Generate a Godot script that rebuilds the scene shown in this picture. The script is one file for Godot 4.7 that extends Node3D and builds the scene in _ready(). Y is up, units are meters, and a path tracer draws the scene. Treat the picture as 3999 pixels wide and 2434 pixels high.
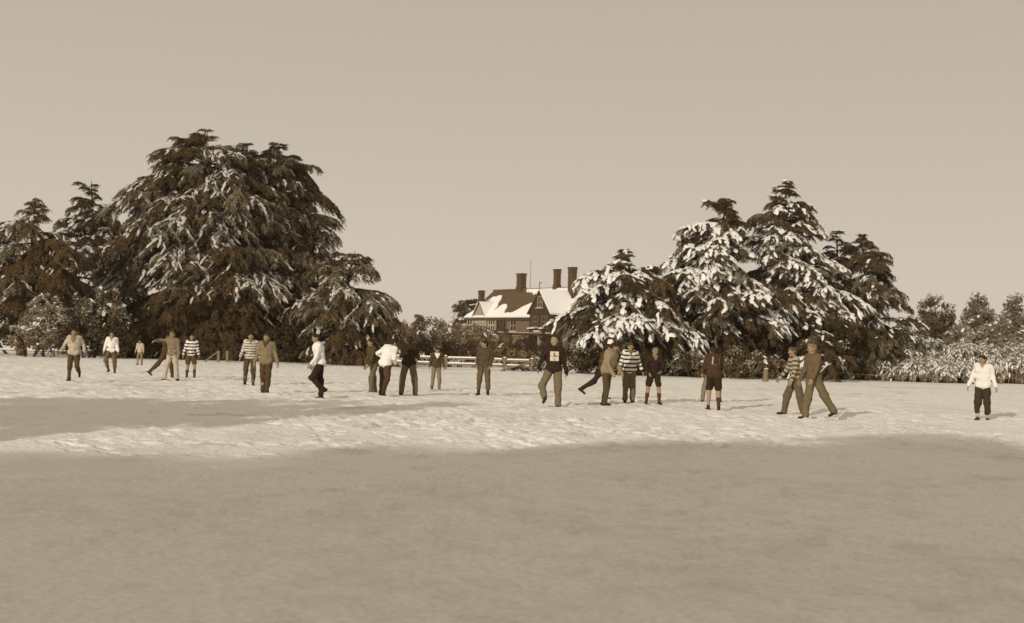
extends Node3D

const SKIN := Color(0.33, 0.23, 0.14)

var rng := RandomNumberGenerator.new()
var used := {}
var M := {}
var P := {}
var stats := [0, 0]
var fold_noise := FastNoiseLite.new()
var g_big := FastNoiseLite.new()
var g_mid := FastNoiseLite.new()
var g_fine := FastNoiseLite.new()
var g_patch := FastNoiseLite.new()


func _ready() -> void:
	rng.seed = 1946
	fold_noise.seed = 5
	fold_noise.frequency = 4.5
	# camera: eye height, looking across the field, the horizon tipped a little
	var cam := Camera3D.new()
	cam.name = "camera"
	cam.fov = 28.22
	cam.near = 0.1
	cam.far = 6000.0
	cam.basis = Basis(Vector3(1, 0, 0), atan(86.5 / 2983.0)) * Basis(Vector3(0, 0, 1), deg_to_rad(1.78))
	cam.position = Vector3(0, 1.5, 0)
	var lens := CameraAttributesPhysical.new()
	lens.frustum_focal_length = 47.74
	lens.frustum_focus_distance = 24.0
	lens.exposure_aperture = 2.6
	lens.frustum_far = 6000.0
	lens.frustum_near = 0.1
	cam.attributes = lens
	cam.fov = 28.22
	add_child(cam)
	cam.current = true
	# sky, seen through an old warm toned print
	var sm := ProceduralSkyMaterial.new()
	sm.sky_top_color = Color(0.675, 0.632, 0.562)
	sm.sky_horizon_color = Color(0.84, 0.79, 0.735)
	sm.sky_curve = 0.16
	sm.ground_bottom_color = Color(0.72, 0.67, 0.59)
	sm.ground_horizon_color = Color(0.80, 0.755, 0.685)
	sm.sun_angle_max = 3.0
	var sky := Sky.new()
	sky.sky_material = sm
	var env := Environment.new()
	env.background_mode = Environment.BG_SKY
	env.sky = sky
	env.tonemap_mode = Environment.TONE_MAPPER_LINEAR
	env.tonemap_exposure = 1.04
	env.sdfgi_enabled = true
	env.ssao_enabled = true
	env.ssil_enabled = true
	env.fog_enabled = true
	env.fog_light_color = Color(0.86, 0.81, 0.73)
	env.fog_density = 0.0003
	var we := WorldEnvironment.new()
	we.name = "world"
	we.environment = env
	add_child(we)
	# low winter sun behind the left shoulder
	var sun := DirectionalLight3D.new()
	sun.name = "sun"
	sun.light_color = Color(1.0, 0.955, 0.89)
	sun.light_energy = 0.92
	sun.light_angular_distance = 0.9
	sun.shadow_enabled = true
	add_child(sun)
	sun.look_at_from_position(Vector3.ZERO, Vector3(0.47, -0.286, -0.834))
	materials()
	make_shapes()
	snow_field()
	house()
	fences()
	trees()
	shade_trees()
	make_head()
	people()


func materials() -> void:
	M.needle = mat(Color(0.095, 0.063, 0.031), 0.95, true)
	M.leaf = mat(Color(0.093, 0.062, 0.032), 0.9, true)
	M.bark = mat(Color(0.06, 0.04, 0.024), 0.95)
	M.tree_snow = mat(Color(0.80, 0.785, 0.755), 0.9, true)
	M.roof_snow = mat(Color(0.86, 0.85, 0.83), 0.9)
	M.person = mat(Color(1, 1, 1), 0.92, true)
	M.wood = mat(Color(0.17, 0.125, 0.08), 0.9)
	M.grey_wood = mat(Color(0.19, 0.15, 0.10), 0.9)
	M.glass = mat(Color(0.03, 0.024, 0.018), 0.15)
	M.trim = mat(Color(0.52, 0.45, 0.34), 0.7)
	M.iron = mat(Color(0.08, 0.06, 0.045), 0.6)
	# brick, plaster and tiles: grain and stain, too far away for joints
	var bn := FastNoiseLite.new()
	bn.seed = 3
	bn.frequency = 0.06
	bn.fractal_octaves = 5
	for q in [["stack", Color(0.06, 0.038, 0.021), Color(0.12, 0.08, 0.048), 0.6], ["brick", Color(0.115, 0.08, 0.047), Color(0.205, 0.15, 0.095), 0.35], ["ivy_wall", Color(0.035, 0.022, 0.012), Color(0.085, 0.055, 0.03), 0.5], ["tile", Color(0.10, 0.066, 0.038), Color(0.16, 0.108, 0.066), 0.5], ["plaster", Color(0.24, 0.19, 0.125), Color(0.36, 0.3, 0.21), 0.3]]:
		var ramp := Gradient.new()
		ramp.set_color(0, (q[1] as Color).linear_to_srgb())
		ramp.set_color(1, (q[2] as Color).linear_to_srgb())
		var nt := NoiseTexture2D.new()
		nt.width = 256
		nt.height = 256
		nt.seamless = true
		nt.noise = bn
		nt.color_ramp = ramp
		var m := mat(Color(1, 1, 1), 0.9)
		m.albedo_texture = nt
		m.uv1_triplanar = true
		m.uv1_scale = Vector3.ONE * q[3]
		M[q[0]] = m
	# the snow underfoot: vertex colours hold only dirt and trampling; a fine relief for the grain
	var sn := FastNoiseLite.new()
	sn.seed = 8
	sn.frequency = 0.03
	sn.fractal_octaves = 5
	var st := NoiseTexture2D.new()
	st.width = 512
	st.height = 512
	st.seamless = true
	st.noise = sn
	var snow := mat(Color(1, 1, 1), 0.85, true)
	snow.heightmap_enabled = true
	snow.heightmap_texture = st
	snow.heightmap_scale = 1.6
	snow.uv1_triplanar = true
	snow.uv1_world_triplanar = true
	snow.uv1_scale = Vector3.ONE * 0.45
	var grain := FastNoiseLite.new()
	grain.seed = 21
	grain.frequency = 0.022
	grain.fractal_octaves = 6
	grain.fractal_gain = 0.72
	var ramp := Gradient.new()
	ramp.set_color(0, Color(0.93, 0.925, 0.915))
	ramp.set_color(1, Color(1, 1, 1))
	ramp.set_offset(0, 0.2)
	ramp.set_offset(1, 0.62)
	var gt := NoiseTexture2D.new()
	gt.width = 1024
	gt.height = 1024
	gt.seamless = true
	gt.noise = grain
	gt.color_ramp = ramp
	snow.albedo_texture = gt
	M.snow = snow


func make_shapes() -> void:
	P.spray = spray_mesh(30, 0.85, 0.36, 0.045)
	P.clump = leaf_clump_mesh(34, 0.34)
	P.pad0 = snow_lump_mesh(11)
	P.pad1 = snow_lump_mesh(29)


# ---------------------------------------------------------------- ground

func ground_height(x: float, z: float) -> float:
	var d := -z
	var tramp := smooth01(15.0, 26.0, d) * (1.0 - smooth01(75.0, 90.0, d))
	var rough := lerpf(0.45, 1.0, tramp)
	return g_big.get_noise_2d(x, z) * 0.07 + g_mid.get_noise_2d(x, z) * 0.034 * rough + g_fine.get_noise_2d(x, z * 0.8) * 0.075 * rough * (0.55 + 0.8 * g_patch.get_noise_2d(x, z))


func snow_field() -> void:
	g_big.frequency = 0.06
	g_big.seed = 1
	g_mid.frequency = 0.55
	g_mid.seed = 2
	g_fine.frequency = 1.5
	g_fine.seed = 3
	g_fine.fractal_octaves = 2
	g_patch.frequency = 0.16
	g_patch.seed = 4
	var angles := []
	var a := -34.0
	while a < 34.01:
		angles.append(a)
		a += 0.13
	a = 36.0
	while a < 325.9:
		angles.append(a)
		a += 3.0
	var rows := [1.0]
	while rows[-1] < 105.0:
		rows.append(rows[-1] * (1.03 if rows[-1] < 5.5 else 1.0072))
	while rows[-1] < 4000.0:
		rows.append(rows[-1] * 1.12)
	var v := PackedVector3Array()
	var c := PackedColorArray()
	var idx := PackedInt32Array()
	var na := angles.size()
	for r in rows:
		for t in angles:
			var x: float = sin(deg_to_rad(t)) * r
			var z: float = -cos(deg_to_rad(t)) * r
			var y := ground_height(x, z) if r < 120.0 else 0.0
			v.append(Vector3(x, y, z))
			var dirt := smooth01(0.12, 0.62, g_mid.get_noise_2d(x * 0.8 + 40.0, z * 0.8)) * smooth01(0.0, 0.35, g_patch.get_noise_2d(x + 90.0, z))
			dirt *= 0.45 * smooth01(12.0, 20.0, -z)
			dirt += 0.2 * g_patch.get_noise_2d(x * 0.8, z * 0.8 + 30.0) + 0.11 * g_mid.get_noise_2d(x * 1.6 + 7.0, z) + 0.1 * g_fine.get_noise_2d(x * 1.7, z * 1.4 + 11.0) + 0.01
			c.append(Color(0.95, 0.938, 0.915).lerp(Color(0.33, 0.26, 0.17), clampf(dirt, 0.0, 1.0)))
	# footprints: rows of steps that wander over the field
	var steps := 0
	while steps < 3400:
		var d0 := rng.randf_range(17.0, 62.0) if rng.randf() < 0.9 else rng.randf_range(6.5, 17.0)
		var p := Vector2(rng.randf_range(-0.48, 0.48) * d0, -d0)
		var way := rng.randf() * TAU
		for s in rng.randi_range(6, 26):
			way += rng.randf_range(-0.22, 0.22)
			p += Vector2(cos(way), sin(way)) * rng.randf_range(0.6, 0.8)
			steps += 1
			var f := p + Vector2(-sin(way), cos(way)) * (0.12 if s % 2 else -0.12)
			var r := f.length()
			if r < 5.6 or r > 100.0: continue
			var ang := rad_to_deg(atan2(f.x, -f.y))
			if absf(ang) > 33.0: continue
			var row: int = rows.bsearch(r)
			var col := int((ang + 34.0) / 0.13)
			var wr := int(0.34 / (r * 0.0072)) + 1
			var wc := int(0.34 / (r * deg_to_rad(0.13))) + 1
			for i in range(maxi(row - wr, 0), mini(row + wr + 1, rows.size())):
				for k in range(maxi(col - wc, 0), mini(col + wc + 1, 523)):
					var q := v[i * na + k]
					var e := Vector2(q.x, q.z) - f
					var along := e.dot(Vector2(cos(way), sin(way))) / 0.17
					var across := e.dot(Vector2(-sin(way), cos(way))) / 0.095
					var w := along * along + across * across
					if w > 6.0: continue
					q.y += -0.055 * exp(-w * w) + 0.016 * exp(-pow(w - 2.3, 2) * 1.4)
					v[i * na + k] = q
	for i in rows.size() - 1:
		for k in na:
			var k2 := (k + 1) % na
			var p := i * na + k
			var q := i * na + k2
			idx.append_array([p, p + na, q, q, p + na, q + na])
	var hub := v.size()
	v.append(Vector3(0, ground_height(0, 0), 0))
	c.append(Color(0.95, 0.938, 0.915))
	for k in na:
		idx.append_array([hub, k, (k + 1) % na])
	var st := SurfaceTool.new()
	st.create_from_arrays(arrays(v, idx, null, c).surface_get_arrays(0))
	st.generate_normals()
	var o := part("snow_field", st.commit(), M.snow, self)
	tag(o, "trampled snow covered playing field", "", "", "structure")


# ---------------------------------------------------------------- house

func ragged(poly: Array, edge: float, amp: float, inside: Rect2) -> Array:   # breaks straight edges that lie away from the rim of the roof
	var out := []
	for i in poly.size():
		var a: Vector2 = poly[i]
		var b: Vector2 = poly[(i + 1) % poly.size()]
		out.append(a)
		var n := int(Vector2((b.x - a.x), (b.y - a.y) * 5.9).length() / edge)
		for k in range(1, n):
			var p := a.lerp(b, float(k) / n)
			if inside.has_point(a) or inside.has_point(b):
				p += Vector2(rng.randf_range(-amp, amp), rng.randf_range(-amp, amp) * 0.17)
			out.append(p)
	return out


func slab(poly: Array, lift: float, thick: float, place: Callable) -> ArrayMesh:   # a sheet with thickness; place maps (u, s, height above) to a point
	var pts := PackedVector2Array(poly)
	var tri := Geometry2D.triangulate_polygon(pts)
	var t := []
	for i in range(0, tri.size(), 3):
		var q := [pts[tri[i]], pts[tri[i + 1]], pts[tri[i + 2]]]
		if (q[1] - q[0]).cross(q[2] - q[0]) < 0.0: q = [q[0], q[2], q[1]]
		t.append_array([place.call(q[0], lift + thick), place.call(q[2], lift + thick), place.call(q[1], lift + thick)])
		t.append_array([place.call(q[0], lift), place.call(q[1], lift), place.call(q[2], lift)])
	var turn := Geometry2D.is_polygon_clockwise(pts)
	for i in pts.size():
		var p := pts[i]
		var q := pts[(i + 1) % pts.size()]
		if turn:
			var w := p
			p = q
			q = w
		quad(t, place.call(p, lift), place.call(q, lift), place.call(q, lift + thick), place.call(p, lift + thick))
	return flat_mesh(t)


func window(parent: Node, at: Vector3, w: float, h: float, columns: int, rows: int, frame: Material) -> void:
	var f := Node3D.new()
	var n := "window"
	var k := 0
	while parent.has_node(n):
		k += 1
		n = "window_%03d" % k
	f.name = n
	f.position = at
	parent.add_child(f, true)
	var t := 0.1
	var bars := []
	for i in columns + 1:
		bars.append([Vector3(-w / 2 + w * i / columns, 0, 0), Vector3(t, h, 0.14)])
	for j in rows + 1:
		bars.append([Vector3(0, h * j / rows - (t / 2 if j else 0.0), 0.004), Vector3(w + t, t, 0.13)])
	var st := SurfaceTool.new()
	st.begin(Mesh.PRIMITIVE_TRIANGLES)
	for b in bars:
		st.append_from(box_mesh(b[1]), 0, Transform3D(Basis(), b[0]))
	part("frame", st.commit(), frame, f)
	for i in columns:
		for j in rows:
			part("pane", box_mesh(Vector3(w / columns - t, h / rows - t * 1.04, 0.03)), M.glass, f, Vector3(-w / 2 + w * (i + 0.5) / columns, h * j / rows + t * 0.52, -0.02))
	part("sill", box_mesh(Vector3(w + 0.35, 0.1, 0.3), 0.02), M.trim, f, Vector3(0, -0.11, 0.08))


func chimney(parent: Node, at: Vector3, w: float, d: float, h: float, shafts: int) -> void:
	var n := "chimney"
	var k := 0
	while parent.has_node(n):
		k += 1
		n = "chimney_%03d" % k
	var o := Node3D.new()
	o.name = n
	o.position = at
	parent.add_child(o, true)
	part("base", box_mesh(Vector3(w * 1.08, h * 0.34, d * 1.08), 0.06), M.stack, o)
	for i in shafts:
		var x := (i - (shafts - 1) / 2.0) * w / shafts
		part("shaft", box_mesh(Vector3(w / shafts * 0.93, h * 0.6, d * 0.93), 0.03), M.stack, o, Vector3(x, h * 0.335, 0))
		part("corbel", box_mesh(Vector3(w / shafts * 0.985, h * 0.04, d * 1.06)), M.stack, o, Vector3(x, h * 0.83, 0))
		part("cap", box_mesh(Vector3(w / shafts * 0.998, h * 0.075, d * 1.16), 0.04), M.stack, o, Vector3(x, h * 0.925, 0))
	part("snow_cap", box_mesh(Vector3(w * 0.9, 0.05, d * 0.98), 0.03), M.roof_snow, o, Vector3(0, h + 0.002, 0))


func house() -> void:
	var o := thing("country_house", "large old brick house with snow patched roof and tall chimneys between the tree groups", "house", Vector3(0.06, 0, -160))
	o.rotation_degrees.y = -55.0
	var e := 5.55
	var rg := 9.3
	var w := 4.5
	var x0 := -11.0
	var x1 := 17.0
	# walls with gable ends
	var t := []
	for s in [0, 1]:
		var x: float = [x0 + 0.15, x1 - 0.15][s]
		var a := Vector3(x, 0, 0)
		var b := Vector3(x, 0, -2 * w)
		var up := Vector3(0, e - 0.12, 0)
		if s: quad(t, a, b, b + up, a + up)
		else: quad(t, b, a, a + up, b + up)
		var apex := Vector3(x, rg - 0.2, -w)
		if s: t.append_array([a + up, apex, b + up])
		else: t.append_array([b + up, apex, a + up])
	quad(t, Vector3(x0 + 0.15, 0, 0), Vector3(x1 - 0.15, 0, 0), Vector3(x1 - 0.15, e - 0.12, 0), Vector3(x0 + 0.15, e - 0.12, 0))
	quad(t, Vector3(x1 - 0.15, 0, -2 * w), Vector3(x0 + 0.15, 0, -2 * w), Vector3(x0 + 0.15, e - 0.12, -2 * w), Vector3(x1 - 0.15, e - 0.12, -2 * w))
	part("wall", flat_mesh(t), M.brick, o)
	# roof: front slope in (u, s), s from eave 0 to ridge 1
	var slope := Vector3(0, w, rg - e).normalized()
	var front := func(p: Vector2, up: float) -> Vector3: return Vector3(p.x, lerpf(e, rg, p.y), -w * p.y) + slope * up
	var rear := func(p: Vector2, up: float) -> Vector3: return Vector3(p.x, lerpf(e, rg, p.y), -2 * w + w * p.y) + Vector3(0, w, -(rg - e)).normalized() * up
	var whole := [Vector2(x0, -0.06), Vector2(x1, -0.06), Vector2(x1, 1.0), Vector2(x0, 1.0)]
	part("roof", slab(whole, -0.12, 0.12, front), M.tile, o)
	part("roof", slab([Vector2(x1, -0.06), Vector2(x0, -0.06), Vector2(x0, 1.0), Vector2(x1, 1.0)], -0.12, 0.12, rear), M.tile, o)
	part("ridge_tiles", box_mesh(Vector3(x1 - x0 + 0.1, 0.2, 0.4), 0.08), M.tile, o, Vector3((x0 + x1) / 2, rg - 0.08, -w))
	# courses of tiles showing on the bare part
	var courses := SurfaceTool.new()
	courses.begin(Mesh.PRIMITIVE_TRIANGLES)
	for i in 26:
		var s := (i + 0.5) / 26.0
		courses.append_from(box_mesh(Vector3(x1 - x0 - 0.05, 0.035, 0.1)), 0, Transform3D(Basis(Vector3(1, 0, 0), atan2(rg - e, w)), front.call(Vector2((x0 + x1) / 2, s), -0.012)))
	part("tile_courses", courses.commit(), M.tile, o).set_meta("kind", "stuff")
	var patch_a := [Vector2(-11.02, -0.055), Vector2(-9.74, 0.64), Vector2(-9.0, 0.735), Vector2(-7.41, 0.77), Vector2(-6.62, 0.6), Vector2(-5.91, 0.41), Vector2(-5.29, 0.2), Vector2(-5.05, 0.38), Vector2(-4.12, 0.43), Vector2(-3.59, 0.375), Vector2(-2.92, 0.214), Vector2(-2.46, 0.107), Vector2(-0.64, 0.105), Vector2(-0.03, 0.21), Vector2(0.4, 0.33), Vector2(1.48, 0.466), Vector2(2.85, 0.35), Vector2(6.3, 0.1), Vector2(6.3, -0.055)]
	var patch_b := [Vector2(-2.83, 0.94), Vector2(-2.35, 0.87), Vector2(-1.98, 0.91), Vector2(-0.35, 0.777), Vector2(0.2, 0.82), Vector2(1.5, 0.62), Vector2(2.6, 0.5), Vector2(4.3, 0.51), Vector2(6.7, 0.25), Vector2(8.5, -0.05), Vector2(16.95, -0.05), Vector2(16.95, 0.99), Vector2(-3.0, 0.99)]
	part("roof_snow", slab(ragged(patch_a, 0.45, 0.22, Rect2(-10.9, 0.0, 26, 0.97)), 0.012, 0.13, front), M.roof_snow, o)
	part("roof_snow", slab(ragged(patch_b, 0.45, 0.22, Rect2(-10.9, 0.0, 26, 0.97)), 0.012, 0.13, front), M.roof_snow, o)
	part("roof_snow", slab([Vector2(x1, -0.03), Vector2(x0, -0.03), Vector2(x0, 0.97), Vector2(x1, 0.97)], 0.012, 0.1, rear), M.roof_snow, o)
	part("gutter", box_mesh(Vector3(x1 - x0, 0.13, 0.16)), M.iron, o, Vector3((x0 + x1) / 2, e - 0.5, 0.3))
	# a gable flush with the front wall, a stack rising behind it
	dormer(o, -7.6, 0.06, 1.55, e - 0.15, 7.4, 2.6, M.plaster, 0.1)
	chimney(o, Vector3(-8.85, 5.9, -1.0), 0.62, 0.72, 3.2, 1)
	# the dark creeper clad cross wing
	var wing := []
	var wx := 8.75
	var hw := 2.15
	var zf := 2.0
	var gable_foot := 6.1
	var apex := 8.65
	quad(wing, Vector3(wx - hw, 0, zf), Vector3(wx + hw, 0, zf), Vector3(wx + hw, gable_foot, zf), Vector3(wx - hw, gable_foot, zf))
	wing.append_array([Vector3(wx - hw, gable_foot, zf), Vector3(wx, apex, zf), Vector3(wx + hw, gable_foot, zf)])
	quad(wing, Vector3(wx - hw, 0, -1.0), Vector3(wx - hw, 0, zf), Vector3(wx - hw, gable_foot, zf), Vector3(wx - hw, gable_foot, -1.0))
	quad(wing, Vector3(wx + hw, 0, zf), Vector3(wx + hw, 0, -1.0), Vector3(wx + hw, gable_foot, -1.0), Vector3(wx + hw, gable_foot, zf))
	part("wing_wall", flat_mesh(wing), M.ivy_wall, o)
	for s in [-1, 1]:
		var rp := []
		var r0 := Vector3(wx, apex + 0.12, zf + 0.25)
		var r1 := Vector3(wx, apex + 0.12, -4.3)
		var f0 := Vector3(wx + s * (hw + 0.3), gable_foot - 0.32, zf + 0.25)
		var f1 := Vector3(wx + s * (hw + 0.3), gable_foot - 0.32, -1.2)
		if s < 0: quad(rp, f1, f0, r0, r1)
		else: quad(rp, f0, f1, r1, r0)
		var under := Vector3(0, -0.14, 0)
		if s < 0: quad(rp, f0 + under, f1 + under, r1 + under, r0 + under)
		else: quad(rp, f1 + under, f0 + under, r0 + under, r1 + under)
		quad(rp, f0, f0 + under, r0 + under, r0) if s > 0 else quad(rp, r0, r0 + under, f0 + under, f0)
		part("wing_roof", flat_mesh(rp), M.roof_snow if s > 0 else M.tile, o)
	part("finial", finial(), M.iron, o, Vector3(wx, apex + 0.1, zf + 0.2))
	window(o, Vector3(wx, 6.5, zf + 0.03), 0.95, 1.35, 2, 2, M.plaster)
	window(o, Vector3(wx - 0.9, 4.1, zf + 0.03), 1.0, 1.3, 2, 2, M.wood)
	window(o, Vector3(wx + 1.0, 4.1, zf + 0.03), 1.0, 1.3, 2, 2, M.wood)
	for q in [[7.2, 3.9, 1.3], [9.65, 3.9, 1.5], [8.5, 3.55, 1.2]]:
		part("snow_ledge", box_mesh(Vector3(q[2], 0.1, 0.35), 0.04), M.roof_snow, o, Vector3(q[0], q[1], zf + 0.2))
	# windows of the long front
	window(o, Vector3(-7.42, 3.55, 0.03), 1.5, 1.7, 3, 2, M.trim)
	window(o, Vector3(-4.6, 3.5, 0.03), 1.6, 1.75, 3, 2, M.trim)
	window(o, Vector3(-2.35, 3.5, 0.03), 2.2, 1.5, 3, 1, M.wood)
	window(o, Vector3(0.4, 3.6, 0.03), 1.3, 1.5, 2, 2, M.plaster)
	window(o, Vector3(-9.9, 3.6, 0.03), 1.2, 1.6, 2, 2, M.trim)
	window(o, Vector3(-7.4, 0.9, 0.03), 1.5, 1.7, 3, 2, M.trim)
	window(o, Vector3(-4.4, 0.9, 0.03), 1.5, 1.7, 3, 2, M.wood)
	part("pilaster", box_mesh(Vector3(0.7, e - 0.5, 0.16)), M.plaster, o, Vector3(-6.05, 0, 0.1))
	part("string_course", box_mesh(Vector3(13.2, 0.16, 0.14), 0.03), M.trim, o, Vector3(-4.3, 3.05, 0.06))
	# porch: deep, dark, with pale posts
	part("porch_roof", box_mesh(Vector3(9.2, 0.28, 2.2), 0.05), M.ivy_wall, o, Vector3(7.0, 3.05, 3.0))
	part("porch_snow", box_mesh(Vector3(8.4, 0.06, 0.5), 0.03), M.roof_snow, o, Vector3(7.4, 3.332, 2.5))
	for x in [2.6, 5.1, 8.0, 11.3]:
		part("porch_post", box_mesh(Vector3(0.34, 3.045, 0.34), 0.03), M.plaster, o, Vector3(x, 0, 3.85))
	part("porch_step", box_mesh(Vector3(9.4, 0.25, 2.4), 0.03), M.brick, o, Vector3(7.0, 0, 3.0))
	part("door", box_mesh(Vector3(1.3, 2.2, 0.1), 0.02), M.wood, o, Vector3(4.6, 0.25, 0.06))
	# stacks on the ridge
	chimney(o, Vector3(-4.55, 8.75, -w), 1.1, 0.92, 2.75, 2)
	chimney(o, Vector3(3.4, 8.75, -w), 0.7, 0.78, 3.05, 1)
	chimney(o, Vector3(9.05, 7.3, -2.6), 0.95, 0.74, 4.45, 2)
	var mast := Tubes.new()
	mast.add([Vector3(0, 0, 0), Vector3(0, 2.4, 0), Vector3(0, 4.2, 0)], 0.035, 0.02, 5)
	part("mast", tubes_mesh(mast), M.iron, o, Vector3(-3.05, 9.2, -w - 0.4))


func dormer(o: Node3D, x: float, z: float, hw: float, foot: float, top: float, back: float, m: Material, lift: float) -> void:
	var t := []
	t.append_array([Vector3(x - hw, foot, z), Vector3(x, top, z), Vector3(x + hw, foot, z)])
	quad(t, Vector3(x - hw, foot - 0.8, z), Vector3(x + hw, foot - 0.8, z), Vector3(x + hw, foot, z), Vector3(x - hw, foot, z))
	part("gable_wall", flat_mesh(t), m, o)
	for s in [-1, 1]:
		var place := func(p: Vector2, up: float) -> Vector3:
			var q := Vector3(x + s * (hw + 0.25) * (1.0 - p.y), lerpf(foot - 0.3, top + lift, p.y), z + 0.2 - p.x)
			return q + Vector3(s * 0.75, 0.65, 0) * up
		var poly := [Vector2(0, 0), Vector2(back * 0.25, 0), Vector2(back, 1), Vector2(0, 1)]
		part("gable_roof", slab(poly, 0.0, 0.1, place), M.tile, o)
		part("gable_snow", slab([Vector2(0.02, 0.02), Vector2(back * 0.25, 0.02), Vector2(back * 0.9, 0.96), Vector2(0.02, 0.96)], 0.11, 0.09, place), M.roof_snow, o)


func finial() -> ArrayMesh:
	var t := Tubes.new()
	t.add([Vector3(0, 0, 0), Vector3(0, 0.35, 0), Vector3(0, 0.75, 0)], 0.06, 0.04, 6)
	t.add([Vector3(0, 0.72, 0), Vector3(0.12, 0.86, 0), Vector3(0.3, 0.8, 0), Vector3(0.4, 0.62, 0)], 0.07, 0.03, 6)
	return tubes_mesh(t)


# ---------------------------------------------------------------- fences and posts

func rail_fence(label: String, group: String, posts: Array, heights: Array, post_h: float, rail: float, snow: bool, m: Material) -> Node3D:
	var a: Vector3 = posts[0]
	var o := thing("rail_fence", label, "fence", a, group)
	for p in posts:
		part("post", box_mesh(Vector3(0.16, post_h, 0.16), 0.025), m, o, p - a)
		if snow: part("post_snow", box_mesh(Vector3(0.17, 0.05, 0.17), 0.03), M.roof_snow, o, p - a + Vector3(0, post_h + 0.002, 0))
	for i in posts.size() - 1:
		for h in heights:
			var p: Vector3 = posts[i]
			var q: Vector3 = posts[i + 1]
			var d := q - p
			var r := part("rail", box_mesh(Vector3(d.length() - 0.17, rail, 0.06), 0.012), m, o, (p + q) / 2 - a + Vector3(0, h + rng.randf_range(-0.03, 0.03), 0))
			r.rotation = Vector3(0, atan2(-d.z, d.x), rng.randf_range(-0.012, 0.012))
			if snow:
				var s := part("rail_snow", box_mesh(Vector3(d.length() - 0.3, 0.07, 0.09), 0.03), M.roof_snow, o, r.position + Vector3(0, rail + 0.002, 0))
				s.rotation = r.rotation
	return o


func brace(o: Node3D, from: Vector3, to: Vector3, m: Material) -> void:
	var t := Tubes.new()
	t.add([from, (from + to) / 2, to], 0.055, 0.05, 6)
	part("brace", tubes_mesh(t), m, o)


func fences() -> void:
	var c: Node3D = rail_fence("weathered two rail fence with snow along its rails, in front of the house", "", [Vector3(-7.62, 0, -79.00), Vector3(-6.00, 0, -78.50), Vector3(-4.08, 0, -78.00), Vector3(-2.01, 0, -77.50), Vector3(-0.37, 0, -77.20), Vector3(1.31, 0, -77.00)], [0.3, 0.62], 0.84, 0.11, true, M.grey_wood)
	brace(c, c.get_node("post_005").position + Vector3(-1.9, 0.05, 0.1), c.get_node("post_005").position + Vector3(-0.1, 0.6, 0.1), M.grey_wood)
	rail_fence("low single rail fence between the right cedars and the pale thicket", "", [Vector3(20.78, 0, -82.00), Vector3(22.51, 0, -82.00), Vector3(24.81, 0, -82.60), Vector3(27.08, 0, -83.20), Vector3(28.82, 0, -83.80), Vector3(31.18, 0, -84.50), Vector3(33.72, 0, -85.20), Vector3(36.06, 0, -86.00)], [0.42], 0.56, 0.05, false, M.grey_wood)
	rail_fence("low rail at the left edge of the field, below the snowy shrubs", "", [Vector3(-33.16, 0, -80.00), Vector3(-31.28, 0, -80.00), Vector3(-29.34, 0, -79.60), Vector3(-28.18, 0, -79.40), Vector3(-26.79, 0, -79.00)], [0.3], 0.42, 0.06, true, M.wood)
	var p: Node3D = rail_fence("braced corner post standing before the dark undergrowth, between the two hooped jerseys", "", [Vector3(-18.41, 0, -78.20), Vector3(-17.95, 0, -78.60)], [], 0.72, 0.06, false, M.grey_wood)
	brace(p, Vector3(-0.85, 0.0, 0.05), Vector3(-0.08, 0.62, 0.05), M.grey_wood)
	var s := thing("wooden_post", "short thick wooden post by the bushes, left of the two walking together", "post", Vector3(14.77, 0, -71.73))
	var st := Tubes.new()
	st.add([Vector3(0, -0.1, 0), Vector3(0.01, 0.35, 0), Vector3(0.02, 0.72, 0)], 0.17, 0.14, 9, 0.06)
	part("stump", tubes_mesh(st), M.grey_wood, s)
	part("snow_cap", box_mesh(Vector3(0.2, 0.06, 0.2), 0.04), M.roof_snow, s, Vector3(0.02, 0.7, 0))


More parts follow.
